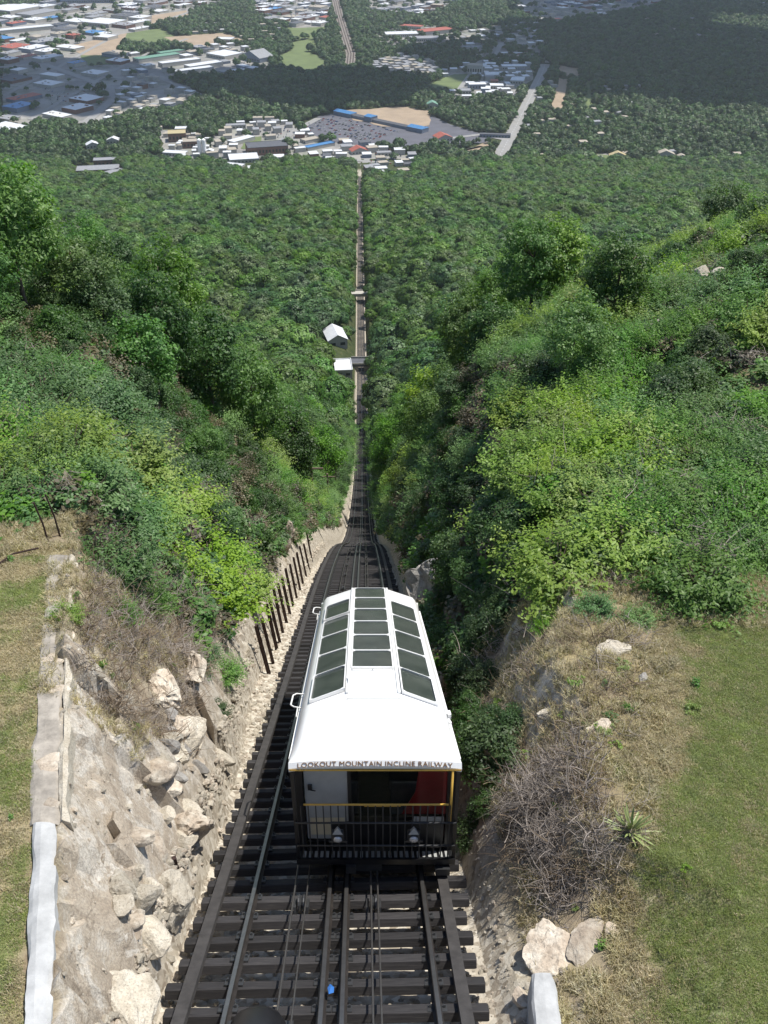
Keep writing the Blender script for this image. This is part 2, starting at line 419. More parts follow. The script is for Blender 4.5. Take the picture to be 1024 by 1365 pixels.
# ================================================================ TERRAIN
def build_terrain():
    ys = list(np.arange(-8, 32, .115))
    while ys[-1] < 1600: ys.append(ys[-1]*1.0 + max(.115, (ys[-1]-28)*.017))
    while ys[-1] < 26000: ys.append(ys[-1]*1.06)
    os_ = list(np.arange(0, 13, .115))
    while os_[-1] < 16000: os_.append(os_[-1] + max(.12, (os_[-1]-11)*.09))
    offs = np.array([-o for o in os_[:0:-1]] + os_); ys = np.array(ys)
    O, Y = np.meshgrid(offs, ys); X = O + xt(np.minimum(Y, 1600))
    z, rk, lw, gr, fo = ground(X, Y)
    ny, nx = X.shape
    v = np.stack([X.ravel(), Y.ravel(), z.ravel()], 1)
    i = np.arange(ny*nx).reshape(ny, nx)
    f = np.stack([i[:-1, :-1].ravel(), i[:-1, 1:].ravel(), i[1:, 1:].ravel(), i[1:, :-1].ravel()], 1)
    me = mesh_np('hillside', v, f, M['ground'])
    attr(me, 'green', greenness(X, Y)); attr(me, 'rock', rk); attr(me, 'lawn', lw); attr(me, 'gravel', gr); attr(me, 'forest', fo)
    link('hillside', me, kind='structure')
build_terrain()

def slope(y): return math.atan((float(P(y+.5))-float(P(y-.5))))
def tz(y): return CAMZ - float(P(y))           # tie-top level

# ================================================================ TRACK
track = thing('incline_railway_track', 'steep incline railway track on dark timber ties running straight down the mountain', 'railway track', (float(xt(5)), 5, tz(5)))
TL = Vector(track.location)
M['railbed'] = simple('ballast', (.25, .225, .195), .95, var=.5, scale=.12)
def build_track():
    # ties
    tm = []
    for k in range(7):
        b = MB(); b.box((0, 0, -.075), (4.4+random.uniform(-.1, .1), .20+random.uniform(-.012, .012), .15), bev=.012)
        tm.append(b.mesh('tie', M['timber'])) 
    y = 3.6; n = 0; far = MB(); low = MB(); yaw = math.atan(.0245)
    while y < 1425:
        a = slope(y); x = float(xt(y))
        if n < 300:
            o = link('tie', tm[(n*3+n//7) % 7], track, Vector((x + random.uniform(-.05, .05), y, tz(y))) - TL, (-a, random.uniform(-.006, .006), yaw + random.uniform(-.012, .012)))
        else:
            (far if y < 400 else low).box(Vector((x, y, tz(y)-.12)) - TL, (4.4, .27 if y < 420 else .5, .24), Matrix.Rotation(-a, 3, 'X'))
        step = .62 if y < 420 else 1.24
        y += step*math.cos(a); n += 1
    o = far.build('tie', M['timber'], track); o['kind'] = 'stuff'
    o = low.build('weathered_tie', M['railbed'], track); o['kind'] = 'stuff'
    ys = list(np.arange(3.2, 60, 1.5)) + list(np.arange(60, 430, 5)) + list(np.arange(430, 1430, 20))
    def sweep(name, dx, prof, mat, ztop=0):
        """prof: list of (x, z) outline, counter-clockwise"""
        vs = []; fs = []; n = len(prof)
        for y in ys:
            a = slope(y)
            for px, pz in prof:
                vs.append(Vector((float(xt(y)) + dx + px, y + pz*math.sin(a), tz(y) + ztop + pz*math.cos(a))) - TL)
        for i in range(len(ys)-1):
            for k in range(n):
                j = (k+1) % n; fs.append((i*n+k, i*n+j, (i+1)*n+j, (i+1)*n+k))
        fs.append(tuple(range(n-1, -1, -1)))
        return link(name, mesh_np(name, vs, fs, mat), track)
    rp = [(-.065, 0), (.065, 0), (.065, .012), (.012, .03), (.012, .095), (.035, .105), (.035, .14), (-.035, .14), (-.035, .105), (-.012, .095), (-.012, .03), (-.065, .012)]
    for dx in (-1.30, .215, -.06, 1.475):
        r = sweep('rail', dx, rp, M['rail'])
        h = sweep('railhead', dx, [(-.028, .142), (.028, .142), (.028, .147), (-.028, .147)], M['railtop'])
        h.parent = r
    for dx in (-1.88, 1.83):
        sweep('guard_timber', dx, [(-.085, .003), (.085, .003), (.085, .13), (-.085, .13)], M['plank'])
    pl = MB(); y = 3.6
    while y < 70:
        a = slope(y)
        for dx in (-1.30, .215, -.06, 1.475):
            for sx in (-.095, .095):
                pl.box(Vector((float(xt(y))+dx+sx, y, tz(y)+.012)) - TL, (.07, .15, .022), Matrix.Rotation(-a, 3, 'X')); pl.box(Vector((float(xt(y))+dx+sx, y+.03, tz(y)+.02)) - TL, (.03, .03, .05), Matrix.Rotation(-a, 3, 'X'))
        y += .62*math.cos(a)
    o = pl.build('tie_plate', M['dgrey'], track); o['kind'] = 'stuff'
    # sheaves that carry the cables
    for y in np.arange(4.6, 60, 4.65):
        for dx in (-.5, .66):
            a = slope(y)
            b = MB(); b.tube([(-.05, 0, 0), (-.03, 0, 0), (0, 0, 0), (.03, 0, 0), (.05, 0, 0)], .1, 14, radii=[.13, .13, .09, .13, .13])
            b.box((-.1, 0, -.06), (.04, .3, .12)); b.box((.1, 0, -.06), (.04, .3, .12))
            link('cable_sheave', b.mesh('cable_sheave', M['dgrey']), track, Vector((float(xt(y))+dx, y, tz(y)+.09)) - TL, (-a, 0, 0))
build_track()
def build_cables():
    for dx, r, lab in ((-.60, .017, 'dark greased haulage cable running down the left half of the track'), (-.42, .013, 'thin shiny haulage cable right beside the darker one on the left half'),
                  (.62, .016, 'left one of the two dark cables that run under the car'), (.73, .016, 'right one of the two dark cables that run under the car')):
        ys = list(np.arange(3.2, 60, 2.0)) + list(np.arange(60, 420, 8))
        b = MB(); b.tube([(float(xt(y))+dx - (.0 if dx > -.5 else .05*math.sin(y*.05)), y, tz(y)+.215) for y in ys], r, 6)
        tag(b.build('haulage_cable', M['cable'], smooth=True), lab, 'cable')
    # small blue scrap lying on the middle rails
    x, y = 1.0*(438-512)/700*6.9+.0, 7.0
    b = MB(); b.add([(0, 0, 0), (.07, .01, .0), (.09, .12, .01), (.045, .2, .02), (.0, .13, .012), (.045, .1, .035)], [(0, 1, 5), (1, 2, 5), (2, 3, 5), (3, 4, 5), (4, 0, 5), (4, 3, 2, 1, 0)])
    tag(b.build('plastic_scrap', M['blue'], loc=(float(xt(7.0))+.03, 7.0, tz(7.0)+.15), rot=(-slope(7), 0, .2)), 'small blue plastic scrap lying on the track between the middle rails', 'litter')
build_cables()
def build_shadow_dome():
    # dark dome in place of the station canopy's shadow, lower edge of view
    y = 6.12; t = thing('canopy_shadow_dome', 'dark dome standing in for the station canopy shadow at the near end of the track', 'shadow dome', (float(xt(y))-.85, y, tz(y)), (-slope(y), 0, 0))
    b = MB(); prof = [(-.36, 0), (-.35, .14), (-.27, .26), (-.13, .32), (.0, .34), (.13, .32), (.27, .26), (.35, .14), (.36, 0)]
    vs = []
    for k, yy in enumerate((-.55, -.5, .3, .42, .47)):
        s = (.9, 1, 1, .86, .5)[k]
        vs += [(x*s, yy, z*s) for x, z in prof]
    n = len(prof); fs = [(k*n+i, k*n+i+1, (k+1)*n+i+1, (k+1)*n+i) for k in range(4) for i in range(n-1)] + [tuple(range(n)), tuple(4*n+n-1-i for i in range(n))]
    b.add(vs, fs); b.build('shadow_dome', M['black'], t, smooth=True)
    b = MB(); b.box((0, -.05, .02), (.86, 1.1, .035)); b.build('dome_base', M['dgrey'], t)
build_shadow_dome()

# ================================================================ THE INCLINE CAR
TANC = math.tan(slope(16))
CY = 10.15
car = thing('incline_railway_car', 'white roofed incline railway car with glass roof panels descending the right hand track', 'railway car', (float(xt(CY))+.71, CY, tz(CY)))
LC = 10.7
def sh(v):      # the body stands upright on the slope; its downhill end is a little taller
    return Vector((v.x - .0245*v.y, v.y, v.z + v.z/2.8*(.15+.05*v.y) - v.y*TANC))
def cpart(b, name, mats, parent=None, smooth=False):
    b.shear(sh); return b.build(name, mats, parent or car, smooth=smooth)
def roof_z(x, s):
    """height of the roof skin above the tie tops"""
    x = abs(x)
    pr = [(0, 3.29), (.42, 3.29), (.46, 3.28), (1.16, 3.03), (1.23, 2.95), (1.30, 2.80), (1.345, 2.62)]
    z = np.interp(x, [p[0] for p in pr], [p[1] for p in pr])
    hl = 1.7 if s < LC/2 else .5
    e = min(s, LC-s)
    if e < hl:
        k = math.sin(math.pi/2*max(e, 0)/hl); lip = 2.83 - .06*(x/1.3)**4
        z = lip + (z-lip)*(k if z > lip else k)
    return float(z)
def build_car():
    xs = [0, .2, .42, .46, .7, .9, 1.05, 1.16, 1.2, 1.23, 1.26, 1.30, 1.33, 1.345]
    xs = [-x for x in xs[:0:-1]] + xs
    ss = [0, .03, .12, .25, .4, .6, .8, 1.0, 1.2, 1.45, 1.7] + list(np.linspace(2, LC-2, 16)) + [LC-k for k in (1.2, .8, .5, .4, .3, .2, .12, .06, .02, 0)]
    vs = []; fs = []; n = len(xs)
    for s in ss:
        for x in xs: vs.append((x, s, roof_z(x, s)))
    for i in range(len(ss)-1):
        for k in range(n-1): fs.append((i*n+k, i*n+k+1, (i+1)*n+k+1, (i+1)*n+k))
    b0 = len(vs)
    for s in ss:
        for x in xs: vs.append((x, s, roof_z(x, s)-.07))
    for i in range(len(ss)-1):
        for k in range(n-1): fs.append((b0+(i+1)*n+k, b0+(i+1)*n+k+1, b0+i*n+k+1, b0+i*n+k))
    for i in range(len(ss)-1):
        fs.append((i*n, (i+1)*n, b0+(i+1)*n, b0+i*n)); fs.append((i*n+n-1, b0+i*n+n-1, b0+(i+1)*n+n-1, (i+1)*n+n-1))
    b = MB(); b.add(vs, fs)
    roof = cpart(b, 'roof', M['white'], smooth=True)
    # fascia at both ends, with gutter edge
    for s0, sg in ((0, -1), (LC, 1)):
        b = MB(); k = 24; vs = []
        for i in range(k+1):
            x = -1.345 + 2.69*i/k; z = roof_z(x, s0)
            vs += [(x, s0+sg*.002, z+.0), (x, s0+sg*.055, z-.10), (x, s0+sg*.04, z-.17), (x, s0-sg*.03, z-.17)]
        fs = [(i*4+j, i*4+4+j, i*4+5+j, i*4+1+j) if sg < 0 else (i*4+1+j, i*4+5+j, i*4+4+j, i*4+j) for i in range(k) for j in range(3)]
        b.add(vs, fs); cpart(b, 'roof_fascia', M['white'])
        b = MB(); b.box((0, s0+sg*.045, 2.64), (2.66, .05, .025)); cpart(b, 'fascia_trim', M['yellow'])
    # side gutters
    for sx in (-1, 1):
        b = MB(); b.box((sx*1.36, LC/2, 2.60), (.05, LC-.8, .05)); cpart(b, 'gutter', M['white'])
        b = MB(); b.box((sx*.455, (2.0+LC-.5)/2, 3.30), (.055, LC-2.5, .035)); cpart(b, 'roof_rib', M['white'])
    # lettering on the front fascia
    cu = bpy.data.curves.new('lettering', 'FONT'); cu.body = 'LOOKOUT MOUNTAIN INCLINE RAILWAY'; cu.size = .118; cu.align_x = 'CENTER'; cu.extrude = .004
    cu.space_character = 1.06
    to = bpy.data.objects.new('tmp', cu); COL.objects.link(to); bpy.context.view_layer.update()
    dg = bpy.context.evaluated_depsgraph_get(); me = bpy.data.meshes.new_from_object(to.evaluated_get(dg)); bpy.data.objects.remove(to)
    co = np.empty(len(me.vertices)*3); me.vertices.foreach_get('co', co); co = co.reshape(-1, 3)
    w = co[:, 0].max()-co[:, 0].min(); f = 2.40/w; co[:, 0] = (co[:, 0]-(co[:, 0].max()+co[:, 0].min())/2)*f
    out = []
    for x, y_, z_ in co:      # lie on the sloping fascia
        zz = y_; t = min(1, max(0, (zz+.0)/.10))
        base = roof_z(x, 0)
        out.append(sh(Vector((x, -.055 + .053*t - .006 - z_*.5, base-.098+zz))))
    me.vertices.foreach_set('co', np.array(out, np.float32).ravel()); me.materials.clear(); me.materials.append(M['letter']); me.update()
    link('lettering', me, car)
    # roof windows
    def pane(x0, x1, s0, s1, lift=.0, skew=0):
        zf = lambda x, s: roof_z(x, s)
        fr = MB(); fw = .026
        P4 = [(x0, s0), (x1, s0+skew), (x1, s1+skew), (x0, s1)]
        In = [(x0+fw, s0+fw), (x1-fw, s0+skew+fw), (x1-fw, s1+skew-fw), (x0+fw, s1-fw)]
        top = .032+lift
        V = [(x, s, zf(x, s)-.0) for x, s in P4] + [(x, s, zf(x, s)+top) for x, s in P4] + [(x, s, zf(x, s)+top) for x, s in In] + [(x, s, zf(x, s)+.004) for x, s in In]
        F = []
        for i in range(4):
            j = (i+1) % 4; F += [(i, j, 4+j, 4+i), (4+i, 4+j, 8+j, 8+i), (8+i, 8+j, 12+j, 12+i)]
        fr.add(V, F); o = cpart(fr, 'roof_window', M['white'])
        g = MB(); c = .06; x0_, x1_, a0, a1 = x0+fw, x1-fw, s0+fw, s1-fw
        pts = [(x0_+c, a0), (x1_-c, a0+skew), (x1_, a0+skew+c), (x1_, a1+skew-c), (x1_-c, a1+skew), (x0_+c, a1), (x0_, a1-c), (x0_, a0+c)]
        g.add([(x, s, zf(x, s)+.014+lift*.6) for x, s in pts], [tuple(range(8))])
        cpart(g, 'pane', M['glass'], o); g2 = 0
        cm = MB(); 
        for (ax, as_, bx, bs_, cx, cs_) in ((x0_, a0, x0_+c, a0, x0_, a0+c), (x1_, a0+skew, x1_, a0+skew+c, x1_-c, a0+skew), (x1_, a1+skew, x1_-c, a1+skew, x1_, a1+skew-c), (x0_, a1, x0_, a1-c, x0_+c, a1)):
            cm.add([(ax, as_, zf(ax, as_)+top-.004), (bx, bs_, zf(bx, bs_)+top-.004), (cx, cs_, zf(cx, cs_)+top-.004)], [(0, 1, 2)])
        cpart(cm, 'corner_seal', M['white'], o)
    n = 6; a, e = 3.35, 10.2
    for k in range(n):
        w = (e-a)/n; pane(-.41, .41, a+k*w+.008, a+(k+1)*w-.008)
    n = 5; a, e = 2.0, 8.9
    for sx in (-1, 1):
        for k in range(n):
            w = (e-a)/n; x0, x1 = (.50, 1.13) if sx > 0 else (-1.13, -.50)
            pane(x0, x1, a+k*w+.008, a+(k+1)*w-.008, lift=.05 if (k == 0 or (k == n-1 and sx < 0)) else 0, skew=(-.14 if sx > 0 else .14)*(1 if k == 0 else .3))
    b = MB(); b.tube([(-.40, 3.28, 3.36), (.40, 3.28, 3.36)], .018, 8)
    for x in (-.39, 0, .39): b.tube([(x, 3.28, 3.28), (x, 3.28, 3.36)], .016, 6)
    cpart(b, 'hatch_bar', M['white'])
    b = MB(); b.add([(-.47, 1.95, 3.2), (-.40, 1.95, 3.2), (-.435, 2.75, 3.44), (-.435, 2.75, 3.28)], [(0, 1, 2), (1, 3, 2), (3, 0, 2)]); cpart(b, 'roof_fin', M['white'])
    # handle loops on the left edge
    for s0 in (2.55, 9.6):
        b = MB(); z = 2.70
        b.tube([(-1.33, s0, z), (-1.47, s0+.02, z+.02), (-1.53, s0+.1, z+.03), (-1.53, s0+.62, z+.03), (-1.47, s0+.74, z+.02), (-1.33, s0+.76, z)], .017, 8)
        b.tube([(-1.40, s0+.02, z), (-1.40, s0-.35, z-.05)], .012, 6)
        cpart(b, 'handle_loop', M['white'], smooth=True)
    b = MB(); b.box((1.38, 2.3, 2.66), (.06, .22, .10)); b.box((1.37, 1.95, 2.62), (.04, .10, .06)); cpart(b, 'marker_bracket', M['white'])
    # underframe and end platform
    b = MB(); b.box((0, LC/2, .42), (2.5, LC-.5, .20)); b.box((-.9, LC/2, .26), (.12, LC-1, .16)); b.box((.9, LC/2, .26), (.12, LC-1, .16)); cpart(b, 'underframe', M['black'])
    for s0 in (1.6, LC-1.6):
        for x in (-.77, .765):
            w = MB(); w.tube([(x-.05, s0, .40), (x-.02, s0, .40), (x-.02, s0, .40), (x+.05, s0, .40)], .26, 20, radii=[.27, .27, .245, .245]); cpart(w, 'wheel', M['dgrey'])
    # body shell: sill, posts, waist panels
    for sx in (-1, 1):
        b = MB(); b.box((sx*1.23, LC/2, .95), (.05, LC-1.0, .85)); cpart(b, 'side_panel', M['maroon'])
        b = MB(); b.box((sx*1.235, LC/2, 1.42), (.07, LC-.9, .06)); cpart(b, 'waist_rail', M['cream'])
        for k in range(9):
            s0 = .55 + k*(LC-1.1)/8
            b = MB(); b.box((sx*1.22, s0, 2.0), (.07, .09, 1.3)); cpart(b, 'window_post', M['black'])
        for k in range(8):
            s0 = .55 + (k+.5)*(LC-1.1)/8
            b = MB(); b.box((sx*1.215, s0, 2.03), (.012, (LC-1.1)/8-.1, 1.12)); cpart(b, 'side_window', M['window'])
    b = MB(); b.box((0, LC/2, .56), (2.4, LC-1.0, .05)); cpart(b, 'floor', M['dgrey'])
    for k in range(9):
        s0 = 1.3+k*1.0
        for x in (-.72, .72):
            b = MB(); b.box((x, s0, .85), (.85, .42, .08), bev=.02); b.box((x, s0+.22, 1.15), (.85, .06, .55), bev=.02); b.box((x, s0, .7), (.7, .3, .25)); cpart(b, 'seat', M['seat'])
    # end wall facing the station
    for s0, sg in ((.30, 1), (LC-.30, -1)):
        b = MB()
        b.box((-1.24, s0, 1.63), (.13, .12, 2.2)); b.box((1.24, s0, 1.63), (.13, .12, 2.2)); b.box((-.42, s0, 1.9), (.05, .07, 1.6)); b.box((0, s0, 2.60), (2.36, .07, .12)); b.box((0, s0, 1.06), (2.36, .05, .9)) if sg < 0 else b.box((.2, s0, .92), (1.9, .05, .6))
        cpart(b, 'end_frame', M['black'])
        b = MB(); b.box((.36, s0, 1.93), (1.5, .012, 1.18)); cpart(b, 'end_window', M['window'])
        d = MB(); d.box((-.80, s0+.01*sg, 1.66), (.70, .04, 1.75)); dd = cpart(d, 'end_door', M['lgrey'])
        h = MB(); h.box((-1.06, s0-.03*sg, 2.05), (.07, .04, .12)); h.tube([(-1.06, s0-.05*sg, 2.0), (-.97, s0-.07*sg, 1.99)], .012, 6); cpart(h, 'door_handle', M['black'], dd)
        k = MB(); k.box((-.80, s0-.014*sg, 1.10), (.58, .012, .42)); cpart(k, 'kick_panel', M['cream'], dd)
        r = MB(); r.add([(.72, s0+.02*sg, 2.52), (1.17, s0+.02*sg, 2.52), (1.17, s0+.02*sg, 1.38), (.45, s0+.02*sg, 1.38), (.66, s0+.02*sg, 1.9),
                         (.72, s0+.05*sg, 2.52), (1.17, s0+.05*sg, 2.52), (1.17, s0+.05*sg, 1.38), (.45, s0+.05*sg, 1.38), (.66, s0+.05*sg, 1.9)],
                        [(0, 4, 3, 2, 1), (5, 6, 7, 8, 9), (0, 1, 6, 5), (1, 2, 7, 6), (2, 3, 8, 7), (3, 4, 9, 8), (4, 0, 5, 9)])
        cpart(r, 'red_end_panel', M['red'])
        g = MB(); g.box((.92, s0-.004*sg, 1.12), (.46, .03, .42)); g.box((.66, s0-.006*sg, 1.12), (.03, .03, .42)); cpart(g, 'lower_panel', M['lgrey'])
        yb = MB(); yb.box((.12, s0-.05*sg, 1.63), (.6, .012, .05)); cpart(yb, 'warning_stripe', M['yellow'])
        # platform and balustrade
        q = s0-.36*sg
        p = MB(); p.box((0, q+.17*sg, .50), (2.64, .42, .07)); p.box((0, q-.02*sg, .47), (2.66, .05, .13)); cpart(p, 'end_platform', M['black'])
        st = MB()
        for i in range(26): st.box((-1.2+i*.096, q+.13*sg, .542), (.05, .2, .012))
        cpart(st, 'tread_grating', M['lgrey'])
        br = MB()
        for i in range(21):
            x = -1.2+i*.12; br.tube([(x, q, .55), (x, q, 1.42 if False else 1.84)], .011, 6)
        cpart(br, 'baluster', M['dgrey'])
        for z, r_, mt in ((1.42, .022, 'dgrey'), (.86, .02, 'dgrey')):
            t = MB(); t.tube([(-1.31, q, z), (1.31, q, z)], r_, 8); cpart(t, 'railing_bar', M[mt], smooth=True)
        t = MB(); t.tube([(-1.15, q, 1.86), (1.17, q, 1.86)], .022, 8); cpart(t, 'top_handrail', M['yellow'], smooth=True)
        t = MB(); t.tube([(1.21, q+.02*sg, 1.45), (1.21, q+.02*sg, 2.64)], .022, 8); cpart(t, 'grab_pole', M['yellow'], smooth=True)
        for sx in (-1, 1):
            t = MB(); t.box((sx*1.30, q+.05*sg, 1.55), (.06, .06, 2.1)); cpart(t, 'corner_post', M['black'])
        for x in (-.62, .62):
            hb = MB(); hb.box((x, q-.05*sg, 1.16), (.20, .12, .24), bev=.02); hb.box((x, q-.08*sg, 1.03), (.30, .04, .04))
            ho = cpart(hb, 'headlight', M['dgrey'])
            hl = MB(); hl.tube([(x, q-.11*sg, 1.10), (x, q-.14*sg, 1.10), (x, q-.16*sg, 1.10)], .07, 14, radii=[.075, .07, .03]); cpart(hl, 'lens', M['lens'], ho, True)
            hh = MB(); hh.add([(x-.085, q-.12*sg, 1.22), (x+.085, q-.12*sg, 1.22), (x, q-.10*sg, 1.37), (x-.085, q-.02*sg, 1.22), (x+.085, q-.02*sg, 1.22), (x, q-.04*sg, 1.37)], [(0, 1, 2), (3, 5, 4), (0, 2, 5, 3), (1, 4, 5, 2), (0, 3, 4, 1)]); cpart(hh, 'lamp_hood', M['lgrey'], ho)
        c = MB(); c.box((-.42, q-.05*sg, .33), (.16, .2, .16)); cpart(c, 'coupler', M['dgrey']); c = MB(); c.box((1.12, q, .28), (.24, .3, .16)); cpart(c, 'buffer_block', M['dgrey']); c = MB(); c.box((-.15, q+.1*sg, .3), (.5, .2, .2)); cpart(c, 'cable_anchor', M['dgrey'])
        c = MB(); c.box((0, s0+sg*.0 + (1.42 if sg > 0 else -.2), roof_z(0, 1.72)+.001), (.92, .02, .012)); cpart(c, 'roof_seam', M['lgrey'])
build_car()
# ================================================================ PLANT MESHES
def leaf_quads(c, nrm, size, aspect=.6, r=None):
    """rhombus leaves at centres c facing nrm"""
    r = r or rng; n = len(c)
    nrm = nrm/np.maximum(np.linalg.norm(nrm, axis=1, keepdims=True), 1e-6)
    q = r.normal(size=(n, 3)); tv = np.cross(nrm, q); tv /= np.maximum(np.linalg.norm(tv, axis=1, keepdims=True), 1e-6)
    bv = np.cross(nrm, tv); s = (size*np.ones(n))[:, None]
    v = np.stack([c - tv*s*.5, c + bv*s*.5*aspect - nrm*s*.06, c + tv*s*.5 - nrm*s*.12, c - bv*s*.5*aspect - nrm*s*.06], 1).reshape(-1, 3)
    f = np.arange(4*n).reshape(n, 4)
    return v, f
def foliage_mesh(name, mat, seed, R, zc, nclump, per, lsize, clr, flat=.35, lo=-.5, aspect=.6, fill=.5, top=0, dome=0):
    r = np.random.default_rng(seed); R = np.array(R, float)
    d = r.normal(size=(nclump*3, 3)); d /= np.linalg.norm(d, axis=1, keepdims=True); d = d[d[:, 2] > lo][:nclump]
    k = (fill + (1-fill)*r.random(len(d))**.6)[:, None]*(.82 + .36*r.random(len(d)))[:, None]
    if top: k = k*(1 - top*np.clip(d[:, 2:3], 0, 1)*0 )
    cc = d*k*R; cc[:, 2] += zc
    cs = clr*(.6 + .8*r.random(len(cc)))
    e = r.normal(size=(len(cc), per, 3)); e /= np.linalg.norm(e, axis=2, keepdims=True)
    rad = (.35 + .65*r.random((len(cc), per, 1))**.5)
    p = cc[:, None, :] + e*rad*cs[:, None, None]*np.array([1, 1, .75])
    nn = e*.6 + d[:, None, :]*.5 + np.array([0, 0, flat*1.6]) + r.normal(size=e.shape)*.45
    if dome: nn = d[:, None, :]*dome + e*.8 + np.array([0, 0, flat]) + r.normal(size=e.shape)*.25
    p = p.reshape(-1, 3); nn = nn.reshape(-1, 3)
    keep = p[:, 2] > .02; p = p[keep]; nn = nn[keep]
    sz = lsize*(.6 + .8*r.random(len(p)))
    v, f = leaf_quads(p, nn, sz, aspect, r)
    me = mesh_np(name, v, f, mat)
    cl = np.repeat(r.random(len(cc)), per)[keep]
    attr(me, 'leaf', np.repeat(np.clip(.55*cl + .45*r.random(len(p)), 0, 1), 4))
    return me
def sprig_mesh(name, mat, seed, n, L, lsize, pairs=9, up=.55, core=0, clr=.3, aspect=.42, base=.12):
    """a shrub of leafy shoots: leaves set in pairs along curved stems fanning out of the base"""
    r = np.random.default_rng(seed); C = []; N = []; S = []; A = []
    a = r.random(n)*6.283; el = np.arccos(np.clip(1-r.random(n)*(1-.05)-.02, 0, 1)); ln = L*(.6+.6*r.random(n))
    for k in range(n):
        e = math.pi/2-el[k]; d = np.array([math.cos(a[k])*math.cos(e), math.sin(a[k])*math.cos(e), math.sin(e)*(.7+up*.6)+.15])
        o = np.array([math.cos(a[k]), math.sin(a[k]), 0])*L*.35*r.random(); o2 = np.array([r.normal(), r.normal(), 0])*L*.12
        ca = r.random(); side = np.cross(d, [0, 0, 1.0]); side /= np.linalg.norm(side)+1e-6
        for q in range(pairs):
            u = .28+.75*q/pairs; p = o+o2+d*ln[k]*u + np.array([0, 0, -.22*u*u*ln[k]*math.cos(e)])
            for sg in (-1, 1):
                w = side*sg*lsize*.5 + r.normal(size=3)*lsize*.22
                C.append(p+w); N.append(np.array([0, 0, 1.0])+d*.5+side*sg*.35+r.normal(size=3)*.38); S.append(lsize*(1.15-.45*u)*(.75+.5*r.random())); A.append(.5*ca+.25*u+.25*r.random())
    C = np.array(C); N = np.array(N); S = np.array(S); A = np.array(A); k = C[:, 2] > .02; C[:, 2] += base; 
    v, f = leaf_quads(C[k], N[k], S[k], aspect, r); me = mesh_np(name, v, f, mat); attr(me, 'leaf', np.repeat(np.clip(A[k], 0, 1), 4)); return me
def trunk_mesh(name, h, r0, seed, limbs=5, mat=None, lean=.06):
    r = random.Random(seed); b = MB(); pts = []; x = y = 0
    for k in range(6):
        pts.append((x, y, h*k/5)); x += r.uniform(-1, 1)*lean*h/5; y += r.uniform(-1, 1)*lean*h/5
    b.tube(pts, r0, 7, radii=[r0*(1.25, .95, .8, .62, .42, .2)[k] for k in range(6)])
    for k in range(limbs):
        i = r.randint(2, 4); p = Vector(pts[i]); a = r.uniform(0, 6.28); L = h*r.uniform(.2, .38)
        q = p + Vector((math.cos(a)*L*.7, math.sin(a)*L*.7, L*.55)); m = (p+q)/2 + Vector((0, 0, -.05*L))
        b.tube([p, m, q], r0*.3, 5, radii=[r0*.42, r0*.3, r0*.12])
    return b.mesh(name, mat or M['bark'], True)
def stems_mesh(name, h, n, seed):
    r = random.Random(seed); b = MB()
    for k in range(n):
        a = r.uniform(0, 6.28); s = r.uniform(.2, .6)*h
        b.tube([(0, 0, 0), (math.cos(a)*s*.4, math.sin(a)*s*.4, h*.5), (math.cos(a)*s, math.sin(a)*s, h*.9)], .02, 5, radii=[.03, .02, .008])
    return b.mesh(name, M['bark'])
def twig_mesh(name, n, R, h, seed, mat, th=.006, curl=.5):
    r = np.random.default_rng(seed); V = []; F = []
    for k in range(n):
        a = r.uniform(0, 6.28); p = np.array([r.normal()*R*.45, r.normal()*R*.45, abs(r.normal())*h*.35])
        d = np.array([math.cos(a), math.sin(a), r.uniform(-.2, .9)]); L = R*r.uniform(.5, 1.3)
        side = np.cross(d, [0, 0, 1]); side /= np.linalg.norm(side)+1e-6; up = np.cross(side, d)
        t = th*r.uniform(.6, 2.2); pts = []
        c = r.uniform(-curl, curl); c2 = r.uniform(-curl, curl)
        for q in range(4):
            u = q/3; pts.append(p + d*L*u + side*c*L*u*u + up*c2*L*u*u*.7)
        b0 = len(V)
        for q, pp in enumerate(pts):
            tt = t*(1-.28*q)
            V += [pp + side*tt, pp - side*tt*.5 + up*tt*.87, pp - side*tt*.5 - up*tt*.87]
        for q in range(3):
            for j in range(3):
                F.append((b0+q*3+j, b0+q*3+(j+1) % 3, b0+q*3+3+(j+1) % 3, b0+q*3+3+j))
    V = np.array(V); V[:, 2] = np.maximum(V[:, 2], -.02)
    return mesh_np(name, V, np.array(F), mat)
def blades_mesh(name, n, R, h, seed, mat, w=.012, spread=.6):
    r = np.random.default_rng(seed); V = []; F = []; A = []
    for k in range(n):
        a = r.uniform(0, 6.28); q = R*math.sqrt(r.random()); bx, by = q*math.cos(a), q*math.sin(a)
        a2 = r.uniform(0, 6.28); hh = h*r.uniform(.5, 1.2); s = spread*hh*r.uniform(.3, 1.2)
        dx, dy = math.cos(a2), math.sin(a2); ww = w*r.uniform(.6, 1.3); b0 = len(V)
        V += [(bx-dy*ww, by+dx*ww, 0), (bx+dy*ww, by-dx*ww, 0), (bx+dx*s*.4+dy*ww*.8, by+dy*s*.4-dx*ww*.8, hh*.6), (bx+dx*s*.4-dy*ww*.8, by+dy*s*.4+dx*ww*.8, hh*.6), (bx+dx*s, by+dy*s, hh*.85), (bx+dx*s*1.02, by+dy*s*1.02, hh*.83)]
        F += [(b0, b0+1, b0+2, b0+3), (b0+3, b0+2, b0+5, b0+4)]; A += [r.random()]*6
    me = mesh_np(name, np.array(V), np.array(F), mat); attr(me, 'leaf', A); return me
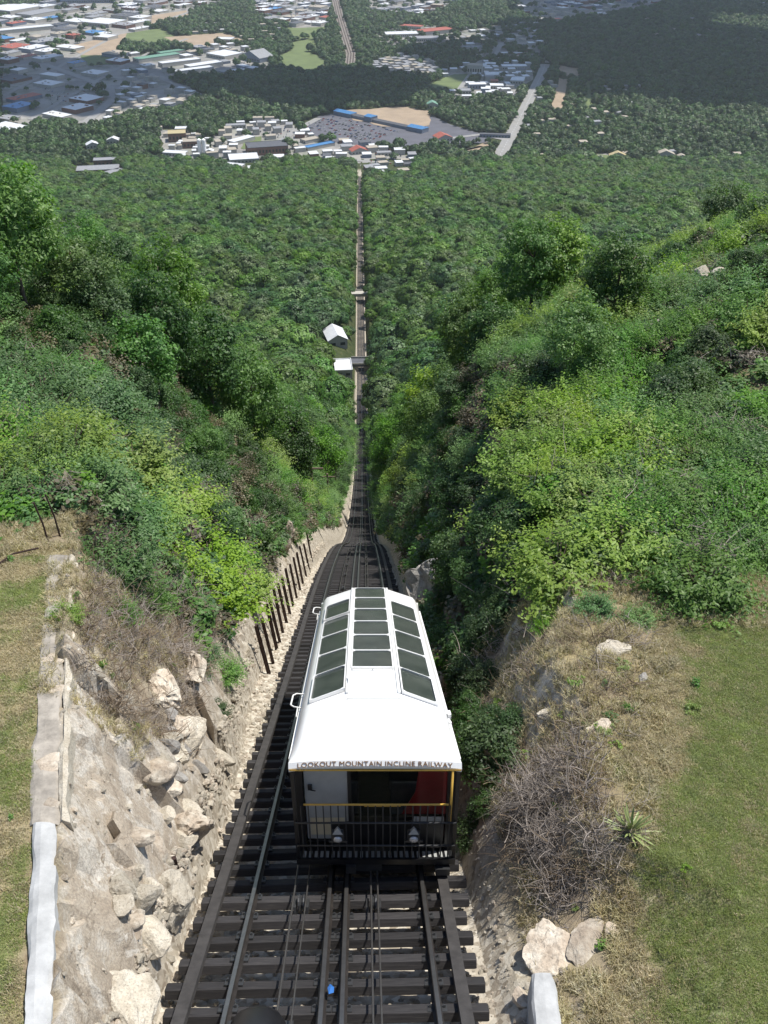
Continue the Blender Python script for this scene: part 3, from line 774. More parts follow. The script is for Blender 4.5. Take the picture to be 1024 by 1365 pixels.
def rock_mesh(name, seed, size, mat, sub=4, flat=False):
    """angular broken block: a subdivided icosphere cut by random planes, then roughened"""
    import bmesh
    r = random.Random(seed); bm = bmesh.new(); bmesh.ops.create_icosphere(bm, subdivisions=sub, radius=1.0)
    planes = []
    for k in range(11):
        n = Vector((r.gauss(0, 1), r.gauss(0, 1), r.gauss(0, 1))).normalized(); planes.append((n, r.uniform(.48, .82)))
    for v in bm.verts:
        for n, d in planes:
            k = v.co.dot(n)
            if k > d: v.co -= n*(k-d)*.97
    co = np.array([v.co for v in bm.verts]); q = (fbm(co[:, 0]*3+seed, co[:, 1]*3+co[:, 2]*2.3, seed, 4)-.5)*.22
    if sub >= 4:
        f_, c_ = facet(co[:, 0]*1.3+co[:, 2]*.8+seed, co[:, 1]*1.3-co[:, 2]*.9, .5, seed); q = q + f_*.16 - .10*np.exp(-c_*16)
    for v, k in zip(bm.verts, q):
        v.co *= 1+k; v.co.x *= size[0]; v.co.y *= size[1]; v.co.z *= size[2]
    me = bpy.data.meshes.new(name); bm.to_mesh(me); bm.free(); me.materials.append(mat)
    return me

# ---------------------------------------------------------------- scattering of uncountable stuff with geometry nodes
def scatter(name, pts, rot, scl, vid, protos, kind='stuff'):
    me = bpy.data.meshes.new(name); pts = np.asarray(pts, np.float32); me.vertices.add(len(pts)); me.vertices.foreach_set('co', pts.ravel())
    a = me.attributes.new('rot', 'FLOAT_VECTOR', 'POINT'); a.data.foreach_set('vector', np.asarray(rot, np.float32).ravel())
    a = me.attributes.new('scl', 'FLOAT_VECTOR', 'POINT'); scl = np.asarray(scl, np.float32)
    if scl.ndim == 1: scl = np.repeat(scl[:, None], 3, 1)
    a.data.foreach_set('vector', scl.ravel())
    a = me.attributes.new('vid', 'INT', 'POINT'); a.data.foreach_set('value', np.asarray(vid, np.int32))
    o = link(name, me, kind=kind)
    ng = bpy.data.node_groups.new(name, 'GeometryNodeTree')
    ng.interface.new_socket('Geometry', in_out='INPUT', socket_type='NodeSocketGeometry'); ng.interface.new_socket('Geometry', in_out='OUTPUT', socket_type='NodeSocketGeometry')
    gi = ng.nodes.new('NodeGroupInput'); go = ng.nodes.new('NodeGroupOutput'); jn = ng.nodes.new('GeometryNodeJoinGeometry')
    def named(nm, ty):
        q = ng.nodes.new('GeometryNodeInputNamedAttribute'); q.data_type = ty; q.inputs['Name'].default_value = nm; return q.outputs['Attribute']
    for i, pm in enumerate(protos):
        po = bpy.data.objects.new(pm.name, pm)
        oi = ng.nodes.new('GeometryNodeObjectInfo'); oi.inputs['Object'].default_value = po
        cmp_ = ng.nodes.new('FunctionNodeCompare'); cmp_.data_type = 'INT'; cmp_.operation = 'EQUAL'
        ng.links.new(named('vid', 'INT'), cmp_.inputs[2]); cmp_.inputs[3].default_value = i
        ip = ng.nodes.new('GeometryNodeInstanceOnPoints')
        ng.links.new(gi.outputs[0], ip.inputs['Points']); ng.links.new(cmp_.outputs[0], ip.inputs['Selection'])
        ng.links.new(oi.outputs['Geometry'], ip.inputs['Instance'])
        ng.links.new(named('rot', 'FLOAT_VECTOR'), ip.inputs['Rotation']); ng.links.new(named('scl', 'FLOAT_VECTOR'), ip.inputs['Scale'])
        ng.links.new(ip.outputs[0], jn.inputs[0])
    ng.links.new(jn.outputs[0], go.inputs[0])
    md = o.modifiers.new('scatter', 'NODES'); md.node_group = ng
    return o
def rz(n, tilt=.0):
    return np.stack([rng.normal(size=n)*tilt, rng.normal(size=n)*tilt, rng.random(n)*6.283], 1)
def in_frame(x, y, z, mx=60, my=60):
    px, py, zc = project(x, y, z); return (px > -mx) & (px < 1024+mx) & (py > -my) & (py < 1365+my) & (zc > 1)

# ================================================================ WALLS AT THE LAWN EDGES
def build_walls():
    wall = thing('stone_retaining_wall', 'low stone retaining wall along the left lawn with a whitewashed cap at its near end', 'stone wall', (float(xwall(7)), 7, gz(float(xwall(7))-.5, 7)))
    W0 = Vector(wall.location)
    def cap(y0, y1, w, h, mat, name, dz, jit=.02, xo=0, n=24):
        vs = []; fs = []
        for i in range(n+1):
            y = y0+(y1-y0)*i/n; x = float(xwall(y))-.16+xo; z = gz(x-.7, y)+dz
            j = [float(fbm(y*2.3, k_*7.7+y0, 210, 4)-.5)*jit*4.5 for k_ in range(4)]
            vs += [(x-w/2+j[0], y, z-.35), (x-w/2+j[0], y, z-.03), (x-w/2+.04+j[1], y, z+.01*j[2]), (x-w*.1, y, z+.012+j[3]*.4), (x+w/2-.04+j[2], y, z+j[0]*.3), (x+w/2+j[3], y, z-.04), (x+w/2+j[3]+.02, y, z-h)]
        for i in range(n):
            for k in range(6): fs.append((i*7+k, (i+1)*7+k, (i+1)*7+k+1, i*7+k+1))
        fs += [tuple(range(7)), tuple(n*7+6-k for k in range(7))]
        b = MB(); b.add([Vector(v)-W0 for v in vs], fs)
        return b.build(name, mat, wall, smooth=False)
    cap(4.2, 8.15, .29, .55, M['concrete'], 'white_cap', .09, .024, -.05, 70)
    cap(8.15, 15.4, .40, .5, M['mortar'], 'mortar_bed', .045, .03, -.06, 130)
    cap(8.2, 15.4, .10, .35, M['rock_pale'], 'pale_edging', .065, .03, .19, 130)
    mats = [M['rock'], M['rock_pale'], M['rock'], M['rock_pale'], M['rock']]
    ms = [rock_mesh('stone', 300+k, (.19, .24, .055), mats[k % 5], 3) for k in range(8)]
    y = 4.2
    while False and y < 15.3:          # edge stones on the track side
        for row in range(1, 2):
            x = float(xwall(y)) + .10 + random.uniform(-.03, .03) + .06*row
            o = link('stone', ms[random.randrange(8)], wall, Vector((x, y+random.uniform(-.05, .05), gz(float(xwall(y))-.8, y) + .0 - row*.13)) - W0, (random.uniform(-.2, .2), random.uniform(-.2, .3), random.uniform(-.4, .4)))
            s = random.uniform(.5, 1.15); o.scale = (.55*s, s*.8, s*1.2)
        y += random.uniform(.3, .5)
    for y in np.arange(8.5, 15.2, .8):
        x = float(xwall(y)) - .12 + random.uniform(-.09, .09)
        o = link('stone', ms[random.randrange(8)], wall, Vector((x, y, gz(x-.6, y)+.035)) - W0, (0, 0, random.uniform(0, 3)))
        s = random.uniform(.6, 1.2); o.scale = (s, s, .5)
    wall2 = thing('short_retaining_wall', 'short whitewashed concrete wall end beside the right side of the track', 'concrete wall', (2.1, 6, gz(2.4, 6)))
    W2 = Vector(wall2.location); vs = []; fs = []; n = 22
    for i in range(n+1):
        y = 4.2+(7.05-4.2)*i/n; x = 2.06+.055*(y-6.5); e = 1 - .25*max(0, (i-n+3)/3)**2; z = -(.12*(y-6)) + W2.z + .10 + random.uniform(-.008, .008); w = .17*e
        j = random.uniform(-.012, .012)
        for dx, dz in ((-w-.05, -1.3), (-w+j, -.04), (-w+.03, 0), (0, .015), (w-.03, .005), (w+j, -.03), (w+.01, -.5)): vs.append(Vector((x+dx, y, z+dz))-W2)
    for i in range(n):
        for k in range(6): fs.append((i*7+k, (i+1)*7+k, (i+1)*7+k+1, i*7+k+1))
    fs += [tuple(range(7)), tuple(n*7+6-k for k in range(7))]
    b = MB(); b.add(vs, fs); b.build('white_cap', M['concrete'], wall2)
    rm = [rock_mesh('stone', 340+k, (.14, .18, .12), M['rock'], 2) for k in range(4)]
    for y in np.arange(4.6, 7.0, .3):
        for z in (-.45, -.75):
            o = link('stone', rm[random.randrange(4)], wall2, Vector((1.84+.055*(y-6.5), y, W2.z - .12*(y-6) + z)) - W2, (0, 0, random.uniform(0, 3)))
build_walls()

# ================================================================ BOULDERS AND OUTCROPS
def boulder(name, label, x, y, size, mat, seed, rot=(0, 0, 0), sink=.3, dz=0, group=None, sub=4, cat='rock'):
    me = rock_mesh(name, seed, size, M[mat], sub)
    o = link(name, me, loc=(x, y, gz(x, y)+size[2]*(1-sink*2)*.6+dz), rot=rot)
    return tag(o, label, cat, group)
boulder('boulder', 'big angular boulder with a dark overhanging face above the rubble left of the track', -3.45, 10.9, (.42, .42, .58), 'rock', 3, (.5, .35, .7), .1, .1)
boulder('boulder', 'rounded pale boulder lodged just behind the big overhanging boulder', -3.85, 11.35, (.34, .28, .24), 'rock_pale', 5, (.1, .3, .2), .1, .15)
boulder('boulder', 'jagged grey outcrop standing at the top of the left rubble slope', -4.4, 13.9, (.36, .62, .6), 'rock', 8, (.3, -.5, .3), .2, .1)
boulder('boulder', 'long tilted pale slab leaning downhill on the left rubble slope', -3.9, 13.2, (.2, .75, .42), 'rock_pale', 12, (-.5, -.3, -.35), .2, .2)
boulder('boulder', 'smooth tan slab rock between the tilted slab and the shrub left of the track', -4.2, 15.6, (.36, .7, .4), 'rock', 13, (-.4, .3, .2), .2, .1)
boulder('boulder', 'knobbly pale rock bulging over the rubble beside the lower left ties', -3.25, 8.7, (.42, .5, .42), 'rock_pale', 14, (.2, .5, .3), .3, .0)
boulder('boulder', 'squarish pale rock below the white wall cap on the left', -3.6, 8.0, (.24, .3, .22), 'rock_pale', 15, (.3, .2, 1.0), .2, .05)
boulder('boulder', 'large smooth whitish slab at the bottom left beside the ties', -3.3, 6.5, (.5, .8, .3), 'rock_pale', 16, (.1, .6, .4), .35, -.1)
boulder('boulder', 'grey limestone outcrop bulging out of the right cut beyond the car', 1.75, 27.5, (1.0, 1.7, 2.0), 'rock_grey', 21, (.2, -.3, .4), .1, -.2)
boulder('boulder', 'grey cliff knob among bushes above the rusty posts', -5.2, 41, (.6, 1.0, 1.1), 'rock', 23, (.2, .3, .1), .3, .1)
boulder('boulder', 'white flat boulder lying on the dry grass right of the car', 4.35, 13.75, (.42, .26, .13), 'rock_pale', 25, (.1, 0, .35), .2)
boulder('boulder', 'small pale stone left of the white flat boulder on the dry bank', 3.05, 12.6, (.22, .15, .11), 'rock_pale', 26, (0, 0, .2), .2)
boulder('boulder', 'flat tan block with a white edge on the dry bank above the dead brush', 3.7, 11.5, (.27, .2, .12), 'rock', 27, (.1, .1, .3), .2)
boulder('boulder', 'small grey stone at the edge of the right lawn', 4.75, 12.9, (.17, .13, .09), 'rock_grey', 28, (0, 0, .6), .2)
boulder('boulder', 'flat pale slab of bedrock behind the short white wall on the right', 2.42, 7.6, (.5, .6, .12), 'rock', 29, (.1, -.12, .3), .2, .0)
boulder('boulder', 'second pale bedrock slab stepping up beside the right lawn', 2.85, 7.8, (.32, .5, .10), 'rock', 30, (.1, .1, -.2), .2, .02)
boulder('boulder', 'small tan stone just right of the pale bedrock slabs', 3.25, 7.95, (.12, .13, .07), 'rock', 31, (0, 0, .1), .2)
for k, (x, y) in enumerate(((14.6, 40.5), (14.9, 41.5), (15.0, 44), (15.6, 47.5), (16.2, 50.5))):
    boulder('pale_rock', 'pale rock in the broken line of rocks running up the right slope', x, y, (.5+.1*(k % 2), .4, .35), 'rock_pale', 40+k, (0, 0, k), .1, .25, 'pale rocks in a line on the right slope', 2)
for k in range(9):
    boulder('pale_rock', 'pale rock in the scree patch at the right edge below the skyline', 18.0+random.uniform(-1.5, 1.5), 45+random.uniform(-2, 2), (random.uniform(.3, .6), .4, .3), 'rock_pale', 50+k, (0, 0, k*1.3), .1, .2, 'rocks of the scree patch at the right edge', 2)
# blocks lying on the left rubble slope
for k in range(34):
    y = random.choice([random.uniform(7.4, 9.6), random.uniform(9.8, 14.5), random.uniform(10.5, 13.5)]); f = random.uniform(.02, .34); x = float(xt(y))-2.5 - f*(float(xt(y))-2.5-float(xwall(y)))
    s = random.uniform(.13, .34)
    boulder('fallen_rock', random.choice(['tan', 'pale', 'cracked', 'jagged', 'blocky'])+' broken rock embedded low in the left rocky cut', x, y, (s, s*random.uniform(.8, 1.5), s*.7), random.choice(['rock', 'rock_pale', 'rock_pale', 'rock_grey']), 70+k, (random.uniform(-.5, .5), random.uniform(-.2, .6), random.uniform(0, 3)), .42, 0, 'broken blocks on the left rocky slope', 3)

# ================================================================ POSTS
def build_posts():
    spots = [(23.3, -2.62), (24.6, -2.62), (26.2, -2.65), (27.4, -2.66), (28.8, -2.68), (30.6, -2.7), (32.3, -2.7), (34.0, -2.7), (36.0, -2.7), (38.2, -2.7), (40.2, -2.7), (42.8, -2.7), (45.4, -2.7), (48.0, -2.7)]
    b = MB(); b.box((0, 0, 1.05), (.04, .09, 2.3)); b.box((0, .045, 1.05), (.1, .014, 2.3)); b.box((0, -.045, 1.05), (.1, .014, 2.3))
    bm_ = b.mesh('post', M['rust'])
    words = ['nearest rusty post of the row left of the car', 'second rusty post from the near end of the row']
    for k, (y, dx) in enumerate(spots):
        x = float(xt(y))+dx
        o = link('rusty_post', bm_, loc=(x, y, gz(x, y)-.05), rot=(random.uniform(-.03, .03), -.12+random.uniform(-.02, .02), random.uniform(-.2, .2)))
        o.scale = (1, 1, random.uniform(.94, 1.08))
        tag(o, 'rusty upright steel post in the row beside the left edge of the track', 'post', 'rusty steel posts left of the track')
        if k == 0: o['label'] = 'nearest of the rusty steel posts in the row left of the car'
        if k == len(spots)-1: o['label'] = 'farthest of the rusty steel posts in the row left of the track'
    # two thin poles at the end of the left lawn
    for x, y, h, l in ((-7.0, 16.3, 1.05, 'rusty thin pole at the far end of the left lawn beside the wall'), (-6.85, 16.6, 1.1, 'thinner dark pole just behind the rusty pole at the end of the left wall')):
        b = MB(); b.tube([(0, 0, 0), (0, 0, h*.5), (-.06, 0, h)], .02, 8, radii=[.022, .02, .018]); o = b.build('thin_pole', M['rust'], loc=(x, y, gz(x, y)-.05), rot=(0, -.04, 0)); tag(o, l, 'pole')
    b = MB(); b.tube([(0, 0, 0), (.25, .35, .04), (.7, .55, .03)], .02, 6); tag(b.build('rusty_bar', M['rust'], loc=(-7.6, 15.0, gz(-7.4, 15.3)+.06)), 'bent rusty bar lying on the bare soil at the end of the left lawn', 'metal bar')
    b = MB(); b.box((0, 0, .2), (.07, .07, .5)); tag(b.build('wooden_stake', M['rust'], loc=(-3.32, 9.55, gz(-3.3, 9.55)), rot=(.05, -.05, .3)), 'short weathered stake in the rubble just left of the ties', 'stake')
    # utility poles with cross arms further down the line
    for y, dx, h in ((75, -4.2, 5), (112, -4.4, 6), (150, -4.6, 7), (215, -5, 8)):
        x = float(xt(y))+dx; t = thing('utility_pole', 'utility pole with cross arm beside the track far down the slope', 'utility pole', (x, y, gz(x, y)), group='utility poles beside the lower track')
        b = MB(); b.tube([(0, 0, -.3), (0, 0, h)], .13, 8); b.build('pole', M['bark'], t)
        b = MB(); b.box((0, 0, h-.5), (2.2, .12, .14)); b.build('cross_arm', M['bark'], t)
build_posts()

# ================================================================ LINESIDE BUILDINGS AND BRIDGES
def gable_house(name, label, x, y, w, l, h, roofm, wallm, rot=0, group=None, rise=.28, z=None, cat='building', base=-1.0, windows=True, gable=True):
    zz = gz(x, y) if z is None else z
    t = thing(name, label, cat, (x, y, zz), (0, 0, rot), group)
    b = MB(); rz_ = rise*w if gable else 0
    b.add([(-w/2, -l/2, base), (w/2, -l/2, base), (w/2, l/2, base), (-w/2, l/2, base), (-w/2, -l/2, h), (w/2, -l/2, h), (w/2, l/2, h), (-w/2, l/2, h)],
          [(0, 1, 5, 4), (1, 2, 6, 5), (2, 3, 7, 6), (3, 0, 4, 7), (4, 5, 6, 7)])
    if gable: b.add([(-w/2, -l/2, h), (w/2, -l/2, h), (0, -l/2, h+rz_), (-w/2, l/2, h), (w/2, l/2, h), (0, l/2, h+rz_)], [(0, 1, 2), (4, 3, 5)])
    b.build('wall', wallm, t)
    b = MB(); e = .4
    if gable:
        k = rz_/(w/2)
        for s in (-1, 1):
            P_ = [(0, -l/2-e, h+rz_+.02), (s*(w/2+e), -l/2-e, h-k*e+.02), (s*(w/2+e), l/2+e, h-k*e+.02), (0, l/2+e, h+rz_+.02)]
            b.add(P_ + [(p[0], p[1], p[2]+.22) for p in P_], [(3, 2, 1, 0), (4, 5, 6, 7), (0, 1, 5, 4), (1, 2, 6, 5), (2, 3, 7, 6), (3, 0, 4, 7)] if s > 0 else [(0, 1, 2, 3), (7, 6, 5, 4), (0, 4, 5, 1), (1, 5, 6, 2), (2, 6, 7, 3), (3, 7, 4, 0)])
    else:
        b.box((0, 0, h+.15), (w+.3, l+.3, .3))
        for sx in (-1, 1): b.box((sx*(w/2+.05), 0, h+.5), (.3, l+.4, .5))
        for sy in (-1, 1): b.box((0, sy*(l/2+.05), h+.5), (w-.1, .3, .5))
    b.build('roof', roofm, t)
    if windows:
        g = MB(); n = max(2, int(w/5))
        for k in range(n):
            g.box((-w/2+w*(k+.5)/n, -l/2-.03, h*.5), (w/n*.5, .1, h*.35))
        o = g.build('window', M['glass'], t); o['kind'] = 'stuff'
    return t
M['roof_white'] = simple('bright_metal_roof', (.62, .63, .64), .5, var=.15, scale=.3)
M['roof_grey'] = simple('grey_roof', (.26, .265, .28), .7, var=.25, scale=.3)
M['roof_dark'] = simple('dark_roof', (.09, .095, .11), .8, var=.3, scale=.3)
M['roof_tan'] = simple('tan_gravel_roof', (.36, .32, .26), .85, var=.2, scale=.3)
M['roof_red'] = simple('red_roof', (.34, .09, .06), .7, var=.2, scale=.3)
M['roof_blue'] = simple('blue_metal_roof', (.06, .20, .42), .5, var=.2, scale=.3)
M['roof_green'] = simple('green_metal_roof', (.14, .28, .2), .6, var=.2, scale=.3)
M['roof_yellow'] = simple('ochre_roof', (.42, .35, .19), .8, var=.2, scale=.3)
M['wall_pale'] = simple('pale_wall', (.42, .40, .36), .8, var=.15, scale=.3)
M['wall_brick'] = simple('brick_wall_colour', (.20, .105, .075), .85, var=.25, scale=.4)
M['wall_blue'] = simple('bluish_wall', (.18, .21, .27), .7, var=.15, scale=.3)
gable_house('lineside_house', 'white roofed gabled house half hidden in the trees left of the lower track', -25.5, 470, 10, 14, 4.5, M['roof_white'], M['wall_pale'], .25)
gable_house('flat_roof_shed', 'flat white roofed shed just below the gabled house beside the track', -19.5, 420, 8, 12, 3.5, M['roof_white'], M['wall_pale'], .1, gable=False)
def bridge(y, w, label, dz, deck, skew=0):
    x = float(xt(y)); z = tz(y)+dz; t = thing('road_bridge', label, 'bridge', (x, y, z), (0, 0, skew))
    b = MB(); b.box((0, 0, 0), (w, 8, .9)); b.build('deck', deck, t)
    for s in (-1, 1):
        b = MB(); b.box((0, s*3.85, .95), (w, .25, 1.0)); b.build('parapet', M['wall_pale'], t)
        b = MB(); b.box((s*(w/2-2), 0, -3.5), (3, 8, 6.2)); b.build('abutment', M['mortar'], t)
bridge(600, 14, 'pale concrete road bridge crossing the incline in the forest', 5, M['wall_pale'], .05)
bridge(452, 10, 'dark footbridge crossing the incline just past the white roofed shed', 4, M['roof_dark'], .03)
# ================================================================ VEGETATION ON THE NEAR SLOPES
def bush(name, mat, seed, L, ls, n=120, pairs=10, up=.5, aspect=.42):
    return sprig_mesh('foliage', mat, seed, int(n*1.9), L, ls*1.06, pairs, up, aspect=aspect)
bushA = [bush('foliage', M['leaf_mid'], 100+k, 1.05, .115, 130) for k in range(3)]
bushB = [bush('foliage', M['leaf_bright'], 110+k, 1.05, .13, 115, 9, .5, .5) for k in range(2)]
bushC = [foliage_mesh('foliage', M['leaf_dark'], 120+k, (.8, .8, .7), .62, 64, 80, .075, .23, lo=-.5) for k in range(2)]
bushD = [bush('foliage', M['leaf_blue'], 130+k, 1.0, .12, 120, 9, .35, .5) for k in range(2)]
bushE = [foliage_mesh('foliage', M['leaf_brown'], 140, (.85, .85, .5), .45, 50, 34, .08, .28, lo=-.4)]
BUSH = bushA + bushB + bushC + bushD + bushE
stemM = [stems_mesh('stem', .9, 6, k) for k in range(3)]
treeA = [foliage_mesh('crown', M['leaf_mid'], 200+k, (1.9, 1.9, 2.3), 3.6, 130, 84, .17, .5, lo=-.8, aspect=.45) for k in range(3)]
treeB = [foliage_mesh('crown', M['leaf_dark'], 210+k, (1.7, 1.7, 2.5), 3.4, 130, 84, .15, .48, lo=-.85) for k in range(2)]
treeC = [foliage_mesh('crown', M['leaf_bright'], 220, (1.9, 1.9, 2.0), 3.3, 120, 76, .18, .54, lo=-.8, flat=.5)]
treeD = [foliage_mesh('crown', M['leaf_blue'], 230, (1.8, 1.8, 2.1), 3.4, 120, 78, .165, .5, lo=-.8)]
TREE = treeA + treeB + treeC + treeD
trunkM = [trunk_mesh('trunk', 4.8, .11, k) for k in range(3)]

def add_shrub(x, y, s, v, label, group=None, name='shrub', sz=None, cat='shrub', dz=0, rot=None):
    t = thing(name, label, cat, (x, y, gz(x, y)-.05+dz), (0, 0, random.uniform(0, 6.28) if rot is None else rot), group)
    t.scale = (s, s, sz or s*random.uniform(.85, 1.15))
    link('foliage', BUSH[v], t); link('stem', stemM[v % 3], t)
    return t
def add_tree(x, y, s, v, label, group=None, sz=None, name='tree', cat='tree', dz=0):
    t = thing(name, label, cat, (x, y, gz(x, y)-.15+dz), (random.uniform(-.05, .05), random.uniform(-.05, .05), random.uniform(0, 6.28)), group)
    t.scale = (s, s, sz or s*random.uniform(.9, 1.15))
    link('crown', TREE[v], t); link('trunk', trunkM[v % 3], t)
    return t
# the ones the photograph singles out, plus added dark bushes in the right cut
hero = []
def H(f, x, y, s, v, label, **k): hero.append((x, y, s)); return f(x, y, s, v, label, **k)
H(add_shrub, 6.6, 15.9, 1.15, 0, 'large leafy green bush standing alone at the top edge of the right lawn')
H(add_shrub, 3.9, 17.0, 1.15, 3, 'bright green bush at the front of the thicket above the bare red soil patch')
H(add_shrub, 5.2, 17.6, 1.1, 4, 'light green bush next to the lone bush, in front row of the right thicket')
H(add_shrub, 2.15, 12.6, .95, 5, 'dark fine leaved bush overhanging the right cut beside the front of the car', dz=.1)
for x_, y_, s_, v_, l_ in ((3.5, 15.5, .36, 0, 'small green sprig plant on the red soil patch, left of three'), (4.3, 15.2, .42, 7, 'low grey green plant on the red soil patch'), (5.15, 14.9, .34, 0, 'small green plant just left of the lone bush'), (2.7, 14.6, .4, 9, 'brownish low bush at the rim of the right cut'),
        (-5.3, 14.7, .42, 0, 'small green shrub in the brown scrub beside the left wall end'), (-6.1, 17.0, .5, 1, 'green shrub in the scrub just past the end of the left wall'), (-4.5, 17.6, .5, 7, 'grey green shrub above the jagged outcrop on the left'), (-5.6, 13.0, .3, 3, 'tiny lime green shrub in the scrub by the left wall'), (-4.2, 18.6, .5, 0, 'green shrub at the foot of the left slope near the posts')):
    H(add_shrub, x_, y_, s_, v_, l_)
for x_, y_, s_, v_, l_ in ((-16.5, 41, 1.1, 1, 'leafy tree at the left edge behind the tallest tree'), (-12.9, 39.5, .85, 0, 'smaller green tree just right of the tallest tree at the left edge'), (-14.6, 33, .7, 6, 'bluish green tree below the tallest tree at the left edge')):
    H(add_tree, x_, y_, s_, v_, l_)
for k_, (x_, y_, s_) in enumerate(((-5.9, 20.6, 1.0), (-6.6, 21.8, 1.1), (-5.6, 24.6, 1.25), (-7.6, 25.0, 1.3), (-4.9, 26.6, 1.1), (-6.9, 27.5, 1.2), (-8.4, 22.6, 1.0))):
    H(add_shrub, x_, y_, s_, 3+k_ % 2, 'lime green bush of the bright patch above the rubble')
H(add_shrub, -5.2, 22.0, 1.25, 3, 'big yellow green maple bush above the left rubble slope')
H(add_shrub, -6.9, 23.5, 1.3, 4, 'bright yellow green leafy bush higher up the left slope behind the maple bush')
H(add_shrub, -5.15, 16.4, .5, 0, 'small green shrub growing over the grey outcrop on the left slope')
H(add_shrub, -3.95, 16.3, .38, 5, 'small dark shrub between rocks at the left foot of the cut')
H(add_shrub, 1.95, 13.7, .75, 6, 'dark bush added to darken the right cut behind the fine leaved bush', dz=-.3)  # added: dark leaves stand in for deep shade in the cut
H(add_shrub, 1.75, 11.5, .6, 5, 'low dark bush added to darken the right cut beside the twig tangle', dz=-.6)  # added low in the cut so its lit dirt reads as shade
H(add_tree, 10.0, 40, .82, 4, 'dense dark green tree rising above the shrubs in the middle of the right slope')
H(add_tree, 6.9, 33, .62, 0, 'slim young green tree in front of the dark tree on the right slope')
for x_, y_, s_, v_, l_ in ((-13.2, 55, 1.15, 0, 'rounded tree on the left skyline, right of the tallest tree at the edge'), (-10.6, 53, 1.2, 4, 'dark tree on the left skyline above the middle of the left thicket'),
        (-8.6, 56, 1.25, 1, 'green tree on the left skyline nearest to the big dark crowns by the lower track'), (-7.6, 66, 1.3, 3, 'dark tree at the rim of the ravine left of the track'),
        (3.4, 62, 1.0, 1, 'green tree at the rim of the ravine right of the track'), (5.2, 58, 1.0, 0, 'green tree on the ravine rim where the right skyline starts'), (6.9, 56, 1.1, 4, 'dark conifer like tree on the right skyline left of centre'),
        (9.6, 60, 1.15, 1, 'rounded green tree on the middle of the right skyline'), (11.2, 61, 1.1, 5, 'bright green tree beside the rounded tree on the right skyline')):
    H(add_tree, x_, y_, s_, v_, l_)
H(add_tree, -14.4, 37, 1.0, 0, 'tallest leafy tree at the left edge of the view')
H(add_tree, -12.0, 48, 1.05, 3, 'dark tree crown on the skyline of the left slope')
for k_ in range(20):  # dark foliage added along the cut wall to make its shade near black
    y_ = 11.6 + k_*.72; x_ = float(xt(y_)) + 2.75 + random.uniform(0, .75)
    add_shrub(x_, y_, random.uniform(.36, .6), 5+k_ % 2, 'dark shrub added to darken the shaded right cut beside the car', 'dark shrubs added to darken the shaded right cut', dz=random.uniform(-.1, .15))
def make_yucca():
    x, y = 3.68, 9.2
    t = thing('yucca', 'spiky green yucca growing at the edge of the dead brush beside the right lawn', 'yucca plant', (x, y, gz(x, y)))
    b = MB()
    for k in range(44):
        a = k*2.4; el = .25+1.15*((k*37) % 44)/44; L = random.uniform(.38, .54); b = MB()
        d = Vector((math.cos(a)*math.cos(el), math.sin(a)*math.cos(el), math.sin(el))); s = Vector((-math.sin(a), math.cos(a), 0)); up = s.cross(d)*-1
        pts = []
        for u, w in ((0, .012), (.35, .020), (.75, .013), (1, .001)):
            c = d*L*u + Vector((0, 0, -.12*u*u*math.cos(el))); pts += [c - s*w, c + up*-.004, c + s*w]
        b.add(pts, [(i*3+j, i*3+j+1, i*3+4+j, i*3+3+j) for i in range(3) for j in range(2)])
        me = b.mesh('leaf', M['yucca']); link('leaf', me, t)
M['yucca'] = simple('yucca_leaf', (.27, .33, .12), .5, var=.35, scale=3)
make_yucca()
def make_brush_pile():
    for k, (x, y, s, l) in enumerate(((2.6, 10.4, .78, 'grey tangle of dead twigs overhanging the right cut beside the yucca'),
                                      (3.0, 10.8, .6, 'flatter pile of grey dead twigs behind the large twig tangle'),
                                      (2.6, 9.5, .6, 'low dead twigs trailing toward the rubble in front of the twig tangle'))):
        me = twig_mesh('dead_brush', 620 if k == 0 else 380, .62*s, .7*s, 400+k, M['twig'], .0048, .7)
        tag(link('dead_brush', me, loc=(x, y, gz(x, y)-.1), rot=(0, -.25, 0)), l, 'dead brush')
make_brush_pile()

def cands(y0, y1, spf, xmax):
    X = []; Y = []; y = y0
    while y < y1:
        sp = spf(y); xs = np.arange(-xmax(y), xmax(y), sp)
        X.append(xs + rng.uniform(-.42, .42, len(xs))*sp); Y.append(np.full(len(xs), y) + rng.uniform(-.42, .42, len(xs))*sp); y += sp*.92
    return np.concatenate(X), np.concatenate(Y)
def foot_off(x, y):
    off = x-xt(y); return np.where(off < 0, -off-footl(y)-.5, off-2.35-.2)
items = []        # (px size, x, y, scale, kind, variant)
X, Y = cands(12.2, 128, lambda y: .66+.0135*y, lambda y: min(.52*y+8, 52))
X2, Y2 = cands(122, 335, lambda y: 2.4, lambda y: 15+.02*y); X = np.concatenate([X, X2]); Y = np.concatenate([Y, Y2])
Z, rk_, lw_, gr_, fo_ = ground(X, Y); ok = in_frame(X, Y, Z+1, 330, 200) & (foot_off(X, Y) > .25) & (lw_ < .3)
dens = fbm(X/3.2, Y/3.2, 61)
